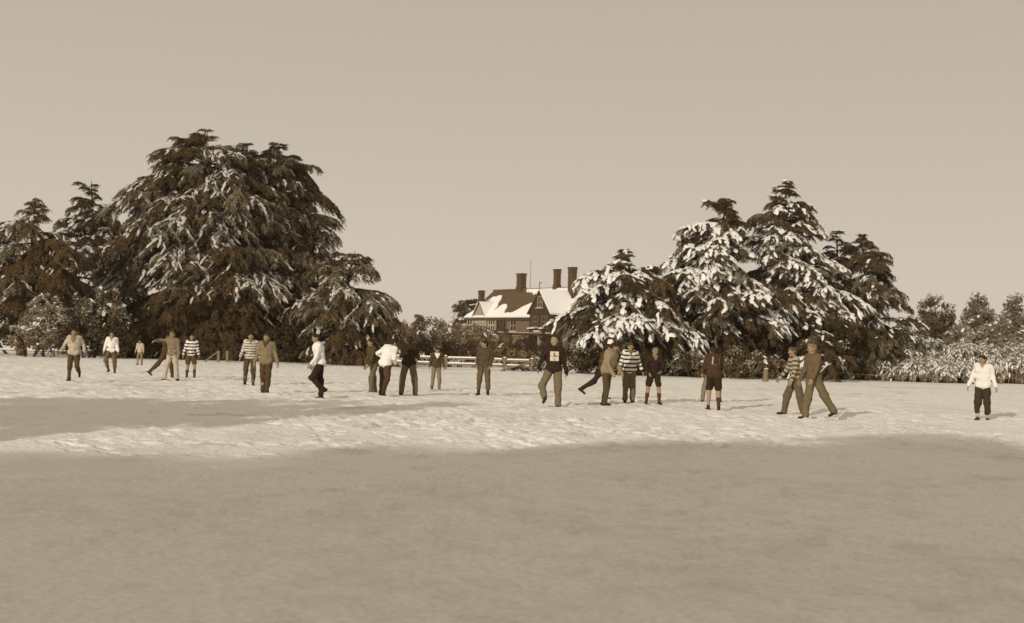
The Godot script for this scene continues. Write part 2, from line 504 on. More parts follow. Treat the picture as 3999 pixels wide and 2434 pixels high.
func trees() -> void:
	conifer("cedar_tree", "pale snow dusted cedar at the left edge of the view, drooping fronds", "cedars at the left of the field", Vector3(-30.90, 0, -80.00), [[3.23, -0.64, 3.38, 2.52], [3.78, -0.33, 3.97, 3.53], [4.46, -0.15, 4.19, 3.99], [5.27, -0.06, 4.31, 4.22], [6.08, -0.05, 4.09, 4.02], [6.88, -0.17, 3.20, 2.97], [7.95, -0.36, 2.79, 2.31], [8.77, -0.22, 1.62, 1.33], [9.58, -0.20, 1.01, 0.74], [10.17, -0.25, 0.41, 0.12]], {"thin": 0.7, "snow": 0.3, "frost": 1.0, "size": 0.6, "dens": 1.1, "droop": 0.6, "tone": Color(1.5, 1.45, 1.4), "snow_size": 0.66, "heavy": 2.0})
	conifer("cedar_tree", "dark cedar with a bent spiky leader, between the edge cedar and the largest cedar", "cedars at the left of the field", Vector3(-30.43, 0, -91.00), [[0.15, 0.09, 3.44, 3.56], [4.71, -0.16, 3.69, 3.48], [7.15, -0.26, 3.38, 3.03], [8.98, -0.45, 2.97, 2.38], [10.20, -0.59, 2.73, 1.95], [10.65, -0.73, 2.51, 1.53], [11.12, -0.64, 1.80, 0.95], [11.88, -0.74, 1.09, 0.12], [12.80, -0.86, 0.76, 0.12]], {"thin": 0.7, "snow": 0.2, "frost": 0.5, "size": 0.6, "dens": 1.0, "rise": -0.05})
	conifer("cedar_tree", "largest cedar, broad and tall, its top shoots spreading like a crown", "cedars at the left of the field", Vector3(-21.13, 0, -86.00), [[0.15, 0.27, 5.86, 6.23], [2.19, 0.13, 6.68, 6.86], [4.78, -0.06, 7.03, 6.95], [6.49, -0.48, 6.81, 6.17], [8.23, -0.39, 6.25, 5.73], [9.39, -0.40, 5.92, 5.40], [10.54, -0.51, 5.57, 4.89], [11.42, -0.44, 5.09, 4.50], [12.14, -0.55, 5.02, 4.29], [13.16, -0.49, 4.13, 3.47], [13.75, -0.32, 3.57, 3.14], [14.38, -0.49, 3.65, 3.00], [14.89, -0.65, 3.28, 2.41], [15.32, -0.86, 2.31, 1.16], [16.07, -0.42, 0.67, 0.12]], {"thin": 0.7, "snow": 0.5, "frost": 0.9, "heavy": 1.8, "bare": 0.22, "tone": Color(1.3, 1.28, 1.22), "size": 0.62, "dens": 1.2, "droop": 0.5, "skirt": 4.3, "skirt_in": 0.62, "skirt_snow": 0.08, "snow_size": 0.6})
	conifer("cedar_tree", "tall dark cedar with a ragged right side, behind the right flank of the largest cedar", "cedars at the left of the field", Vector3(-16.71, 0, -89.00), [[0.15, 0.94, 4.14, 5.40], [3.31, 0.83, 4.74, 5.84], [5.09, 0.61, 4.89, 5.70], [6.57, 0.42, 4.60, 5.16], [7.31, 0.20, 4.27, 4.54], [8.05, 0.08, 4.02, 4.13], [8.95, 0.06, 3.95, 4.03], [9.84, -0.06, 3.75, 3.67], [10.90, 0.02, 3.77, 3.79], [11.94, -0.08, 3.57, 3.46], [13.13, -0.37, 3.03, 2.54], [14.03, -0.33, 2.79, 2.35], [14.70, -0.31, 2.36, 1.95], [15.29, -0.45, 1.47, 0.87], [15.77, -0.57, 0.68, 0.12]], {"thin": 0.7, "snow": 0.16, "heavy": 1.8, "bare": 0.45, "frost": 0.7, "size": 0.62, "dens": 1.15, "droop": 0.5, "skirt": 4.0, "skirt_in": 0.7, "skirt_snow": 0.1, "snow_size": 0.6})
	conifer("cedar_tree", "blunt cedar top filling the dip between the largest cedar and the ragged one", "cedars at the left of the field", Vector3(-18.88, 0, -88.00), [[3.17, 0.02, 2.27, 2.30], [7.89, -0.13, 2.30, 2.13], [11.45, -0.21, 2.06, 1.78], [13.23, -0.25, 1.79, 1.46], [14.12, -0.30, 1.48, 1.09], [14.77, -0.36, 1.12, 0.63], [15.25, -0.37, 0.72, 0.23], [15.48, -0.35, 0.38, 0.12]], {"thin": 0.7, "snow": 0.25, "frost": 0.8, "heavy": 1.8, "bare": 0.4, "size": 0.6, "dens": 1.5, "droop": 0.5, "snow_size": 0.62})
	conifer("cedar_tree", "low spreading cedar sweeping to the snow, rightmost of the left group", "cedars at the left of the field", Vector3(-10.53, 0, -83.00), [[0.15, -0.07, 2.82, 2.73], [1.07, -0.13, 3.21, 3.04], [2.04, -0.14, 3.51, 3.32], [3.01, -0.20, 3.61, 3.35], [3.84, -0.31, 3.35, 2.93], [4.35, -0.16, 3.30, 3.09], [4.81, -0.36, 3.06, 2.58], [5.50, -0.52, 2.82, 2.13], [6.35, -0.43, 2.54, 1.97], [7.05, -0.32, 1.79, 1.36], [7.62, -0.11, 0.91, 0.76]], {"thin": 0.7, "snow": 0.27, "frost": 0.9, "size": 0.6, "dens": 1.25, "droop": 0.6, "snow_size": 0.62, "heavy": 2.0, "tone": Color(1.25, 1.2, 1.15), "rise": 0.25})
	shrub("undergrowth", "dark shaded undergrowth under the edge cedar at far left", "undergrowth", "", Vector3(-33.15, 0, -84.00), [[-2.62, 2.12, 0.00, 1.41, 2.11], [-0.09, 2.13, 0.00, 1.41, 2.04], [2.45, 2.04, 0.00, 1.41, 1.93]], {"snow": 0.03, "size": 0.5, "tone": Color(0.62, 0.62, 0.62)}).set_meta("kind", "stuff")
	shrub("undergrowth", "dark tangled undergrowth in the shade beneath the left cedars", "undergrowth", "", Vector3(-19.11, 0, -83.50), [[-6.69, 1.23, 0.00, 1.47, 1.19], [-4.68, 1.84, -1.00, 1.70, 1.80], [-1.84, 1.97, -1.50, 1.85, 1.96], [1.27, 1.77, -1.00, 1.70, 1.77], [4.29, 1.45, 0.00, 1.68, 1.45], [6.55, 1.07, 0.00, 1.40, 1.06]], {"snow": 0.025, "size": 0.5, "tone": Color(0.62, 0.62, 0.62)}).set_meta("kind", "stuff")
	shrub("shrub", "rounded pale shrub speckled with snow, at the left edge under the cedar", "shrub", "snowy shrubs at the left edge", Vector3(-28.97, 0, -77.00), [[-0.08, 2.13, 0.00, 1.42, 1.68]], {"snow": 1.7, "size": 0.3, "snow_size": 0.8, "tone": Color(2.4, 2.4, 2.4)})
	shrub("shrub", "low snow heaped plant in front of the rounded pale shrub at the left edge", "shrub", "snowy shrubs at the left edge", Vector3(-29.25, 0, -75.50), [[0.62, 1.33, 0.00, 1.01, 0.96], [-0.71, 1.16, 0.00, 0.63, 0.83]], {"snow": 1.8, "size": 0.4, "snow_size": 1.0, "tone": Color(2.0, 2.0, 2.0)})
	shrub("shrub", "broad leaved shrub with small snow caps, behind the running man in the pale jacket", "shrub", "snowy shrubs at the left edge", Vector3(-26.86, 0, -78.50), [[-0.39, 2.38, 0.00, 1.18, 1.87], [0.99, 2.60, -1.00, 1.20, 2.05], [-0.78, 1.17, 1.00, 0.91, 0.67]], {"snow": 0.8, "size": 0.46, "snow_size": 0.85, "tone": Color(1.3, 1.3, 1.3)})
	shrub("shrub", "dark shrub behind the boy in white, left of the fence post", "shrub", "snowy shrubs at the left edge", Vector3(-25.16, 0, -79.00), [[-0.03, 1.21, 0.00, 1.39, 1.00]], {"snow": 0.1, "size": 0.46, "tone": Color(0.7, 0.7, 0.7)})
	conifer("cedar_tree", "low snow laden cedar beside the house, leftmost of the right group", "snow covered cedars at the right of the field", Vector3(7.17, 0, -79.00), [[0.20, 0.50, 3.11, 3.77], [1.12, 0.32, 3.75, 4.18], [2.17, 0.19, 4.31, 4.56], [2.96, 0.20, 4.53, 4.79], [3.90, 0.28, 4.32, 4.69], [4.70, 0.40, 4.00, 4.54], [5.36, 0.35, 3.32, 3.78], [6.11, 0.45, 2.92, 3.52], [6.63, 0.33, 2.12, 2.57], [7.15, 0.11, 1.17, 1.32], [7.68, -0.00, 0.49, 0.49], [8.05, -0.01, 0.12, 0.12]], {"snow": 0.95, "bare": 0.22, "size": 0.6, "dens": 1.15, "droop": 0.6, "snow_size": 1.0, "skirt": 2.2, "skirt_in": 0.8, "skirt_snow": 0.3, "rise": 0.2})
	conifer("cedar_tree", "snow laden cedar with a hooked blunt top, thin branches reaching left", "snow covered cedars at the right of the field", Vector3(14.31, 0, -82.00), [[0.32, -0.23, 3.31, 3.01], [2.11, -0.17, 3.96, 3.73], [3.76, -0.28, 4.72, 4.35], [5.12, -0.47, 5.13, 4.50], [6.65, -0.37, 4.44, 3.95], [7.61, -0.36, 3.71, 3.23], [8.66, -0.38, 3.11, 2.61], [9.39, -0.68, 2.77, 1.86], [9.86, -0.63, 2.35, 1.51], [10.38, -0.29, 1.32, 0.94], [11.21, -0.31, 1.16, 0.75], [11.62, -0.42, 1.22, 0.66], [11.87, -0.35, 0.61, 0.14]], {"snow": 0.9, "bare": 0.22, "size": 0.6, "dens": 1.1, "droop": 0.6, "snow_size": 1.0, "skirt": 3.3, "skirt_in": 0.55, "skirt_snow": 0.12})
	conifer("cedar_tree", "tallest cedar of the right group, spire topped and thick with snow", "snow covered cedars at the right of the field", Vector3(18.99, 0, -86.00), [[0.42, 0.40, 4.05, 4.59], [2.59, 0.50, 4.21, 4.87], [4.32, 0.47, 4.23, 4.86], [6.05, 0.36, 3.73, 4.21], [7.48, 0.17, 3.28, 3.50], [8.48, -0.07, 2.93, 2.84], [9.34, -0.22, 2.74, 2.45], [10.21, -0.21, 2.60, 2.31], [11.22, -0.32, 2.46, 2.02], [11.87, -0.13, 1.79, 1.62], [12.45, -0.19, 0.95, 0.70], [13.12, -0.19, 0.85, 0.60], [13.75, -0.25, 0.28, 0.12]], {"seed": 3, "snow": 0.75, "bare": 0.22, "size": 0.6, "droop": 0.5, "snow_size": 0.95, "skirt": 3.5, "skirt_in": 0.55, "skirt_snow": 0.12, "rise": 0.1, "dens": 1.4})
	conifer("cedar_tree", "narrow cedar with two thin tips, just right of the tallest right cedar", "snow covered cedars at the right of the field", Vector3(23.61, 0, -90.00), [[0.63, 0.25, 2.70, 3.03], [4.25, 0.11, 2.64, 2.79], [6.66, 0.08, 2.06, 2.17], [8.17, 0.01, 1.28, 1.29], [9.08, -0.08, 0.93, 0.82], [9.68, -0.15, 0.76, 0.57], [10.29, -0.12, 0.50, 0.34], [10.77, -0.14, 0.19, 0.12]], {"snow": 0.65, "size": 0.55, "dens": 1.7, "snow_size": 0.8})
	conifer("cedar_tree", "dark dense conifer with a sheer right side, rightmost of the right group", "snow covered cedars at the right of the field", Vector3(25.09, 0, -88.00), [[0.47, 0.02, 2.64, 2.67], [2.17, -0.01, 3.09, 3.07], [3.65, -0.02, 3.12, 3.10], [4.98, 0.05, 3.07, 3.13], [6.31, 0.01, 2.77, 2.78], [7.49, -0.08, 2.41, 2.31], [8.38, -0.12, 2.04, 1.89], [9.11, -0.19, 1.51, 1.26], [9.70, -0.34, 1.14, 0.69], [10.33, -0.63, 0.69, 0.12]], {"snow": 0.3, "size": 0.56, "dens": 1.7, "snow_size": 0.7, "bare": 0.5})
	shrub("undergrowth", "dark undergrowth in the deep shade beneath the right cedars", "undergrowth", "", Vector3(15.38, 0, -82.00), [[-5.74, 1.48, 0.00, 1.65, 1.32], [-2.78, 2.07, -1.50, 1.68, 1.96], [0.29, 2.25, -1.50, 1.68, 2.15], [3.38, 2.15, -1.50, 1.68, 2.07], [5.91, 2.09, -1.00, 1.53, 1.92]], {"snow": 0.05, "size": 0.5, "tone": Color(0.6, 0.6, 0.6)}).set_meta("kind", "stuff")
	shrub("shrub", "low shrub white with snow, behind the man in the dark shirt and shorts", "shrub", "shrubs along the right tree line", Vector3(11.31, 0, -77.00), [[-0.44, 0.97, 0.00, 1.03, 0.82], [0.40, 0.72, 0.50, 0.90, 0.59]], {"snow": 0.9, "size": 0.42, "snow_size": 0.95})
	shrub("shrub", "brown snow streaked shrub at the foot of the right cedars, behind the back view player", "shrub", "shrubs along the right tree line", Vector3(14.82, 0, -77.50), [[-0.89, 1.02, 0.00, 1.17, 0.95], [0.93, 0.90, 0.00, 1.17, 0.87]], {"snow": 0.4, "size": 0.44, "tone": Color(1.35, 1.3, 1.2)})
	conifer("fir_tree", "small drooping fir with snowy lower sweeps, behind the two men walking together", "", Vector3(19.24, 0, -77.00), [[0.15, 0.18, 1.56, 1.79], [0.98, 0.10, 2.02, 2.16], [1.75, -0.04, 1.77, 1.72], [2.52, -0.13, 1.18, 1.01], [3.16, -0.10, 0.58, 0.45]], {"snow": 0.6, "size": 0.5, "dens": 1.1, "droop": 0.8, "snow_size": 0.85, "rise": 0.3})
	shrub("shrub", "dark shrub with snowy crown below the leftmost right cedar, by the fence end", "shrub", "shrubs along the right tree line", Vector3(5.41, 0, -76.50), [[-1.14, 0.98, 0.00, 1.15, 0.87], [1.17, 0.84, 0.00, 1.41, 0.72]], {"snow": 0.25, "size": 0.44, "tone": Color(0.8, 0.8, 0.8)})
	shrub("shrub", "brownish shrub beside the right cedars, left of the pale thicket", "shrub", "shrubs along the right tree line", Vector3(26.53, 0, -88.00), [[-0.47, 1.47, 0.00, 1.11, 1.27], [0.35, 1.06, 0.50, 0.73, 0.88]], {"snow": 0.35, "size": 0.46, "tone": Color(1.3, 1.25, 1.15)})
	shrub("shrub", "snow heaped bush standing above the pale thicket, right of the dark conifer", "shrub", "shrubs along the right tree line", Vector3(30.09, 0, -97.00), [[0.72, 2.42, 0.00, 1.38, 2.19], [-0.73, 2.14, 0.00, 1.22, 1.95]], {"snow": 1.1, "size": 0.5, "snow_size": 1.0, "tone": Color(1.3, 1.45, 1.7)})
	shrub("broad_tree", "round headed tree with a dark ivy covered trunk, far right beyond the thicket", "tree", "trees beyond the right thicket", Vector3(41.87, 0, -122.00), [[-0.16, 6.25, 0.00, 1.90, 1.56], [-0.19, 4.96, 0.00, 2.45, 1.17], [0.20, 2.87, 0.00, 1.37, 2.66]], {"snow": 0.42, "size": 0.62, "snow_size": 0.8, "dens": 1.3, "trunk": 0.25, "tone": Color(0.95, 0.95, 0.95)})
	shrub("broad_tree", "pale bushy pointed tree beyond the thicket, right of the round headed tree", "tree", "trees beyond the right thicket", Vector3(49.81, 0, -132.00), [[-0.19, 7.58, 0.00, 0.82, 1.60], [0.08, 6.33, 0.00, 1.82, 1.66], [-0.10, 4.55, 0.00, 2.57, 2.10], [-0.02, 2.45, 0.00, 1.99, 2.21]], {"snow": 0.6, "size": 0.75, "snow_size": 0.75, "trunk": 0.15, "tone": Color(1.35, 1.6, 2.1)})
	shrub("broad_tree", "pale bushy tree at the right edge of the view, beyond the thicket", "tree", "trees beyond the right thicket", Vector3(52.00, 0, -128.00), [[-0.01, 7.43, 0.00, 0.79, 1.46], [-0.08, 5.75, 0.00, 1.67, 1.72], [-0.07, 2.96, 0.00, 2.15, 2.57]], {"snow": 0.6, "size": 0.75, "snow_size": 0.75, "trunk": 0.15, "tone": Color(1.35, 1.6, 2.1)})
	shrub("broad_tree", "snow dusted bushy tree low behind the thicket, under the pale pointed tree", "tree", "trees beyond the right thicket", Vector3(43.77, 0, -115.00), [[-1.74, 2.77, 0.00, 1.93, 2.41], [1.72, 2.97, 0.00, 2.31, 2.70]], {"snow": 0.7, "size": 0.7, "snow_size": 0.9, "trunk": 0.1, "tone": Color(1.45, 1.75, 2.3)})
	arching_shrub("arching_shrub", "pale arching thicket clump nearest the right cedars", "snow laden thicket at the right edge of the field", Vector3(28.07, 0, -90.00), 2.42, 3.32, {"canes": 90, "snow": 1.1, "tone": Color(2.2, 2.1, 1.9)})
	arching_shrub("arching_shrub", "tall pale arching thicket clump below the round headed tree", "snow laden thicket at the right edge of the field", Vector3(31.68, 0, -94.00), 3.25, 4.10, {"canes": 90, "snow": 1.1, "tone": Color(2.2, 2.1, 1.9)})
	arching_shrub("arching_shrub", "pale arching thicket clump between the round headed tree and the man in white", "snow laden thicket at the right edge of the field", Vector3(32.96, 0, -91.00), 2.96, 3.66, {"canes": 90, "snow": 1.1, "tone": Color(2.2, 2.1, 1.9)})
	arching_shrub("arching_shrub", "pale arching thicket clump behind the man in the white jersey", "snow laden thicket at the right edge of the field", Vector3(35.63, 0, -92.00), 2.81, 4.01, {"canes": 90, "snow": 1.1, "tone": Color(2.2, 2.1, 1.9)})
	arching_shrub("arching_shrub", "pale arching thicket clump cut by the right edge of the view", "snow laden thicket at the right edge of the field", Vector3(37.38, 0, -91.00), 2.61, 3.66, {"canes": 90, "snow": 1.1, "tone": Color(2.2, 2.1, 1.9)})
	arching_shrub("arching_shrub", "low pale arching clump overhanging the right rail fence", "snow laden thicket at the right edge of the field", Vector3(28.30, 0, -87.00), 1.63, 2.92, {"canes": 90, "snow": 1.1, "tone": Color(2.2, 2.1, 1.9)})
	arching_shrub("arching_shrub", "low pale arching clump with brown canes showing, left of the man in white", "snow laden thicket at the right edge of the field", Vector3(30.31, 0, -86.50), 1.47, 2.90, {"canes": 90, "snow": 1.1, "tone": Color(2.2, 2.1, 1.9)})
	shrub("shrub", "brown shrub with snow on top, between the dark jacketed man and the boy", "shrub", "shrubs before the house", Vector3(-5.69, 0, -95.00), [[-0.89, 1.18, 0.00, 1.19, 1.27], [0.87, 1.05, 0.00, 1.03, 1.08]], {"snow": 0.32, "size": 0.5, "tone": Color(1.5, 1.4, 1.25)})
	shrub("shrub", "dark rounded shrub behind the fence, right of the boy in the dark jacket", "shrub", "shrubs before the house", Vector3(-3.47, 0, -88.00), [[0.00, 0.96, 0.00, 1.44, 0.97]], {"snow": 0.04, "size": 0.45, "tone": Color(0.8, 0.8, 0.8)})
	shrub("shrub", "pale snow dusted shrub left of the house wall", "shrub", "shrubs before the house", Vector3(-5.63, 0, -140.00), [[1.31, 1.79, 0.00, 2.46, 2.46], [-1.37, 1.35, 0.00, 1.41, 2.11]], {"snow": 0.5, "size": 0.7, "tone": Color(1.7, 1.65, 1.5)})
	shrub("shrub", "straggling snow streaked bush in front of the house porch", "shrub", "shrubs before the house", Vector3(0.15, 0, -92.00), [[-0.65, 0.87, 0.00, 0.85, 0.88], [0.67, 0.71, 0.00, 0.92, 0.77]], {"snow": 0.4, "size": 0.44, "tone": Color(1.7, 1.6, 1.4)})
	shrub("shrub", "snow covered low bush around the end post of the centre fence", "shrub", "shrubs before the house", Vector3(1.11, 0, -79.00), [[0.57, 0.48, 0.00, 0.62, 0.50], [-0.52, 0.31, 0.00, 0.66, 0.26]], {"snow": 0.75, "size": 0.36, "tone": Color(1.3, 1.3, 1.2)})
	shrub("shrub", "ivy clad bush against the front of the house, below the lit windows", "shrub", "shrubs before the house", Vector3(-3.46, 0, -152.00), [[2.34, 2.02, 0.00, 1.40, 2.06], [-0.08, 1.87, 0.00, 1.53, 1.98], [-2.36, 1.62, 0.00, 1.27, 1.81]], {"snow": 0.25, "size": 0.6, "tone": Color(1.2, 1.15, 1.05)})
	shrub("shrub", "dark evergreen mass against the house porch, right of the straggling bush", "shrub", "shrubs before the house", Vector3(3.02, 0, -140.00), [[-1.15, 1.25, 0.00, 1.45, 1.73], [1.12, 1.70, 0.00, 1.29, 2.11]], {"snow": 0.03, "size": 0.6, "tone": Color(0.6, 0.6, 0.6)})
	conifer("fir_tree", "flat branched dark fir just behind the left chimney of the house", "", Vector3(-5.71, 0, -176.00), [[0.52, 0.02, 3.08, 3.11], [4.95, -0.07, 2.85, 2.76], [6.12, -0.27, 2.39, 2.03], [7.30, -0.29, 1.82, 1.43], [8.31, -0.11, 0.96, 0.81]], {"snow": 0.55, "size": 0.9, "dens": 0.9, "rise": 0.0})
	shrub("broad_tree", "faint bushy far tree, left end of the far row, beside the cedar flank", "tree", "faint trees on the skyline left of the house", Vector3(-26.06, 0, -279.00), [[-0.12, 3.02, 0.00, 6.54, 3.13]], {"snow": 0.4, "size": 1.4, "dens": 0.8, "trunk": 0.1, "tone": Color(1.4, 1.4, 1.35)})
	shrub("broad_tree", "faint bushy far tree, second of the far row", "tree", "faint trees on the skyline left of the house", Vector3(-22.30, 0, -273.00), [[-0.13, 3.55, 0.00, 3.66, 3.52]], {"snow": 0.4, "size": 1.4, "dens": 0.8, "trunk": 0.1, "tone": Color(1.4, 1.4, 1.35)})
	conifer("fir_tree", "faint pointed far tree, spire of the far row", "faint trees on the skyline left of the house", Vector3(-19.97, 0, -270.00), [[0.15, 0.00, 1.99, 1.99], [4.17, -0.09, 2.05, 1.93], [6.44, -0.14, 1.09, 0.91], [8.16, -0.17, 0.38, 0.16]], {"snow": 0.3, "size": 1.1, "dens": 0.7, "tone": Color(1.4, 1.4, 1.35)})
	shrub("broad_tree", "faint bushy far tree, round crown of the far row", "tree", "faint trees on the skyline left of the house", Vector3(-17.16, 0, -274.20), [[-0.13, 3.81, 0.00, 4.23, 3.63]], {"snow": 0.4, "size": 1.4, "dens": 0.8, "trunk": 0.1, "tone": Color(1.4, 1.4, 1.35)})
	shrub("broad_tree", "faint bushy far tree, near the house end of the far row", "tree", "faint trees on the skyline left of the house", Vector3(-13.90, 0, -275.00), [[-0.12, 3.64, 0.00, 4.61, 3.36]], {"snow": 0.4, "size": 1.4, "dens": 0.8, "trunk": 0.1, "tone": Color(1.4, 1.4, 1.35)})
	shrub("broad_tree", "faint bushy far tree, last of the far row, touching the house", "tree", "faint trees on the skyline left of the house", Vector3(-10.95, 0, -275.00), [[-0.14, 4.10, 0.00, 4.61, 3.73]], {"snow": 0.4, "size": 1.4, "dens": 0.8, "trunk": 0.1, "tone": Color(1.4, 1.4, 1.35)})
	shrub("distant_wood", "distant wood on the skyline beyond the left cedars, outside the view", "wood", "", Vector3(-106, 0, -250), [[-8.00, 4.97, -6.35, 14.58, 6.62], [-25.00, 4.63, 3.93, 16.67, 9.20], [-42.00, 6.03, 5.55, 15.15, 7.11], [-59.00, 4.85, 7.20, 13.86, 9.71], [-76.00, 6.16, 20.91, 16.20, 6.77], [-93.00, 5.12, 19.53, 15.93, 9.42], [-110.00, 6.26, 11.39, 15.42, 8.69], [-127.00, 5.51, 12.34, 14.89, 6.36], [-144.00, 6.37, 21.85, 15.19, 7.20], [-161.00, 6.32, 14.66, 16.53, 9.39], [-178.00, 5.52, 8.62, 15.40, 7.72], [-195.00, 4.82, 2.38, 16.25, 6.17], [-212.00, 4.59, 2.02, 14.12, 8.14]], {"snow": 0.4, "size": 2.0, "dens": 0.7}).set_meta("kind", "stuff")
	shrub("distant_wood", "distant wood on the skyline beyond the right thicket, outside the view", "wood", "", Vector3(106, 0, -250), [[8.00, 5.44, -2.51, 16.99, 6.78], [25.00, 5.33, 0.74, 15.53, 7.11], [42.00, 5.21, 13.95, 14.28, 8.23], [59.00, 6.31, 7.12, 13.25, 6.92], [76.00, 6.03, 17.85, 13.95, 7.32], [93.00, 4.86, 16.84, 13.17, 8.79], [110.00, 6.29, 25.28, 15.94, 9.84], [127.00, 4.54, 14.12, 16.86, 9.10], [144.00, 5.32, 23.09, 15.48, 9.27], [161.00, 5.09, 8.56, 14.78, 6.55], [178.00, 5.26, 17.39, 14.33, 6.04], [195.00, 4.59, 0.21, 16.13, 7.45], [212.00, 5.08, -6.45, 16.93, 7.70]], {"snow": 0.4, "size": 2.0, "dens": 0.7}).set_meta("kind", "stuff")


# Trees behind and beside the photographer: nothing of them is in the picture but the shade that they lay on the snow.
func shade_trees() -> void:
	var round_crown := [[0.5, 0, 1.6, 1.6], [2.0, 0, 2.6, 2.6], [5.0, 0, 3.3, 3.3], [8.5, 0, 3.2, 3.2], [10.5, 0, 2.3, 2.3], [11.6, 0, 1.2, 1.2], [12.0, 0, 0.3, 0.3]]
	var slim := [[0.3, 0, 1.4, 1.4], [2.0, 0, 1.9, 1.9], [4.2, 0, 1.7, 1.7], [5.8, 0, 1.0, 1.0], [6.6, 0, 0.2, 0.2]]
	var i := 0
	var kinds := []
	for q in [[-33.0, 20.5, 1.0, 1], [-28.2, 19.6, 1.05, 0], [-25.0, 21.0, 0.94, 0], [-21.5, 18.2, 1.05, 0], [-19.4, 17.4, 0.92, 0], [-15.6, 13.8, 1.0, 1], [-12.2, 12.4, 1.07, 1], [-9.0, 13.6, 0.98, 1], [-5.0, 14.0, 0.97, 1], [-13.0, 21.0, 1.05, 1], [-4.0, 20.0, 1.1, 1]]:
		if kinds.is_empty():
			kinds = [null, null]
		var t: Node3D
		if kinds[q[3]] == null:
			t = conifer("shade_tree", "dense conifer standing behind the photographer" if q[3] else "thin crowned conifer standing behind the photographer", "conifers behind the photographer", Vector3.ZERO, round_crown, {"snow": 0.1, "size": 0.75, "depth": 1.0, "dens": 1.3 if q[3] else 0.42})
			kinds[q[3]] = t
		else:
			t = kinds[q[3]].duplicate()
			t.name = numbered("shade_tree")
			add_child(t, true)
		t.position = Vector3(q[0], 0, q[1])
		t.scale = Vector3(q[2], q[2], q[2])
		t.rotation.y = i * 1.3
		i += 1
	var second: Node3D = null
	for q in [[-21.5, -9.5, 1.0], [-19.4, -10.4, 1.02], [-17.2, -10.6, 1.05], [-14.9, -11.6, 1.03], [-12.2, -12.6, 1.02], [-24.5, -9.0, 0.95]]:
		var t: Node3D
		if second == null:
			second = conifer("small_shade_tree", "young conifer standing left of the view, beside the field", "young conifers left of the view", Vector3.ZERO, slim, {"snow": 0.3, "size": 0.55, "depth": 1.0, "dens": 1.6})
			t = second
		else:
			t = second.duplicate()
			t.name = numbered("small_shade_tree")
			add_child(t, true)
		t.position = Vector3(q[0], 0, q[1])
		t.scale = Vector3(q[2], q[2], q[2])
		t.rotation.y = i * 1.3
		i += 1


func on_snow(x: float, z: float) -> Vector3:
	return Vector3(x, ground_height(x, z) - 0.028, z)


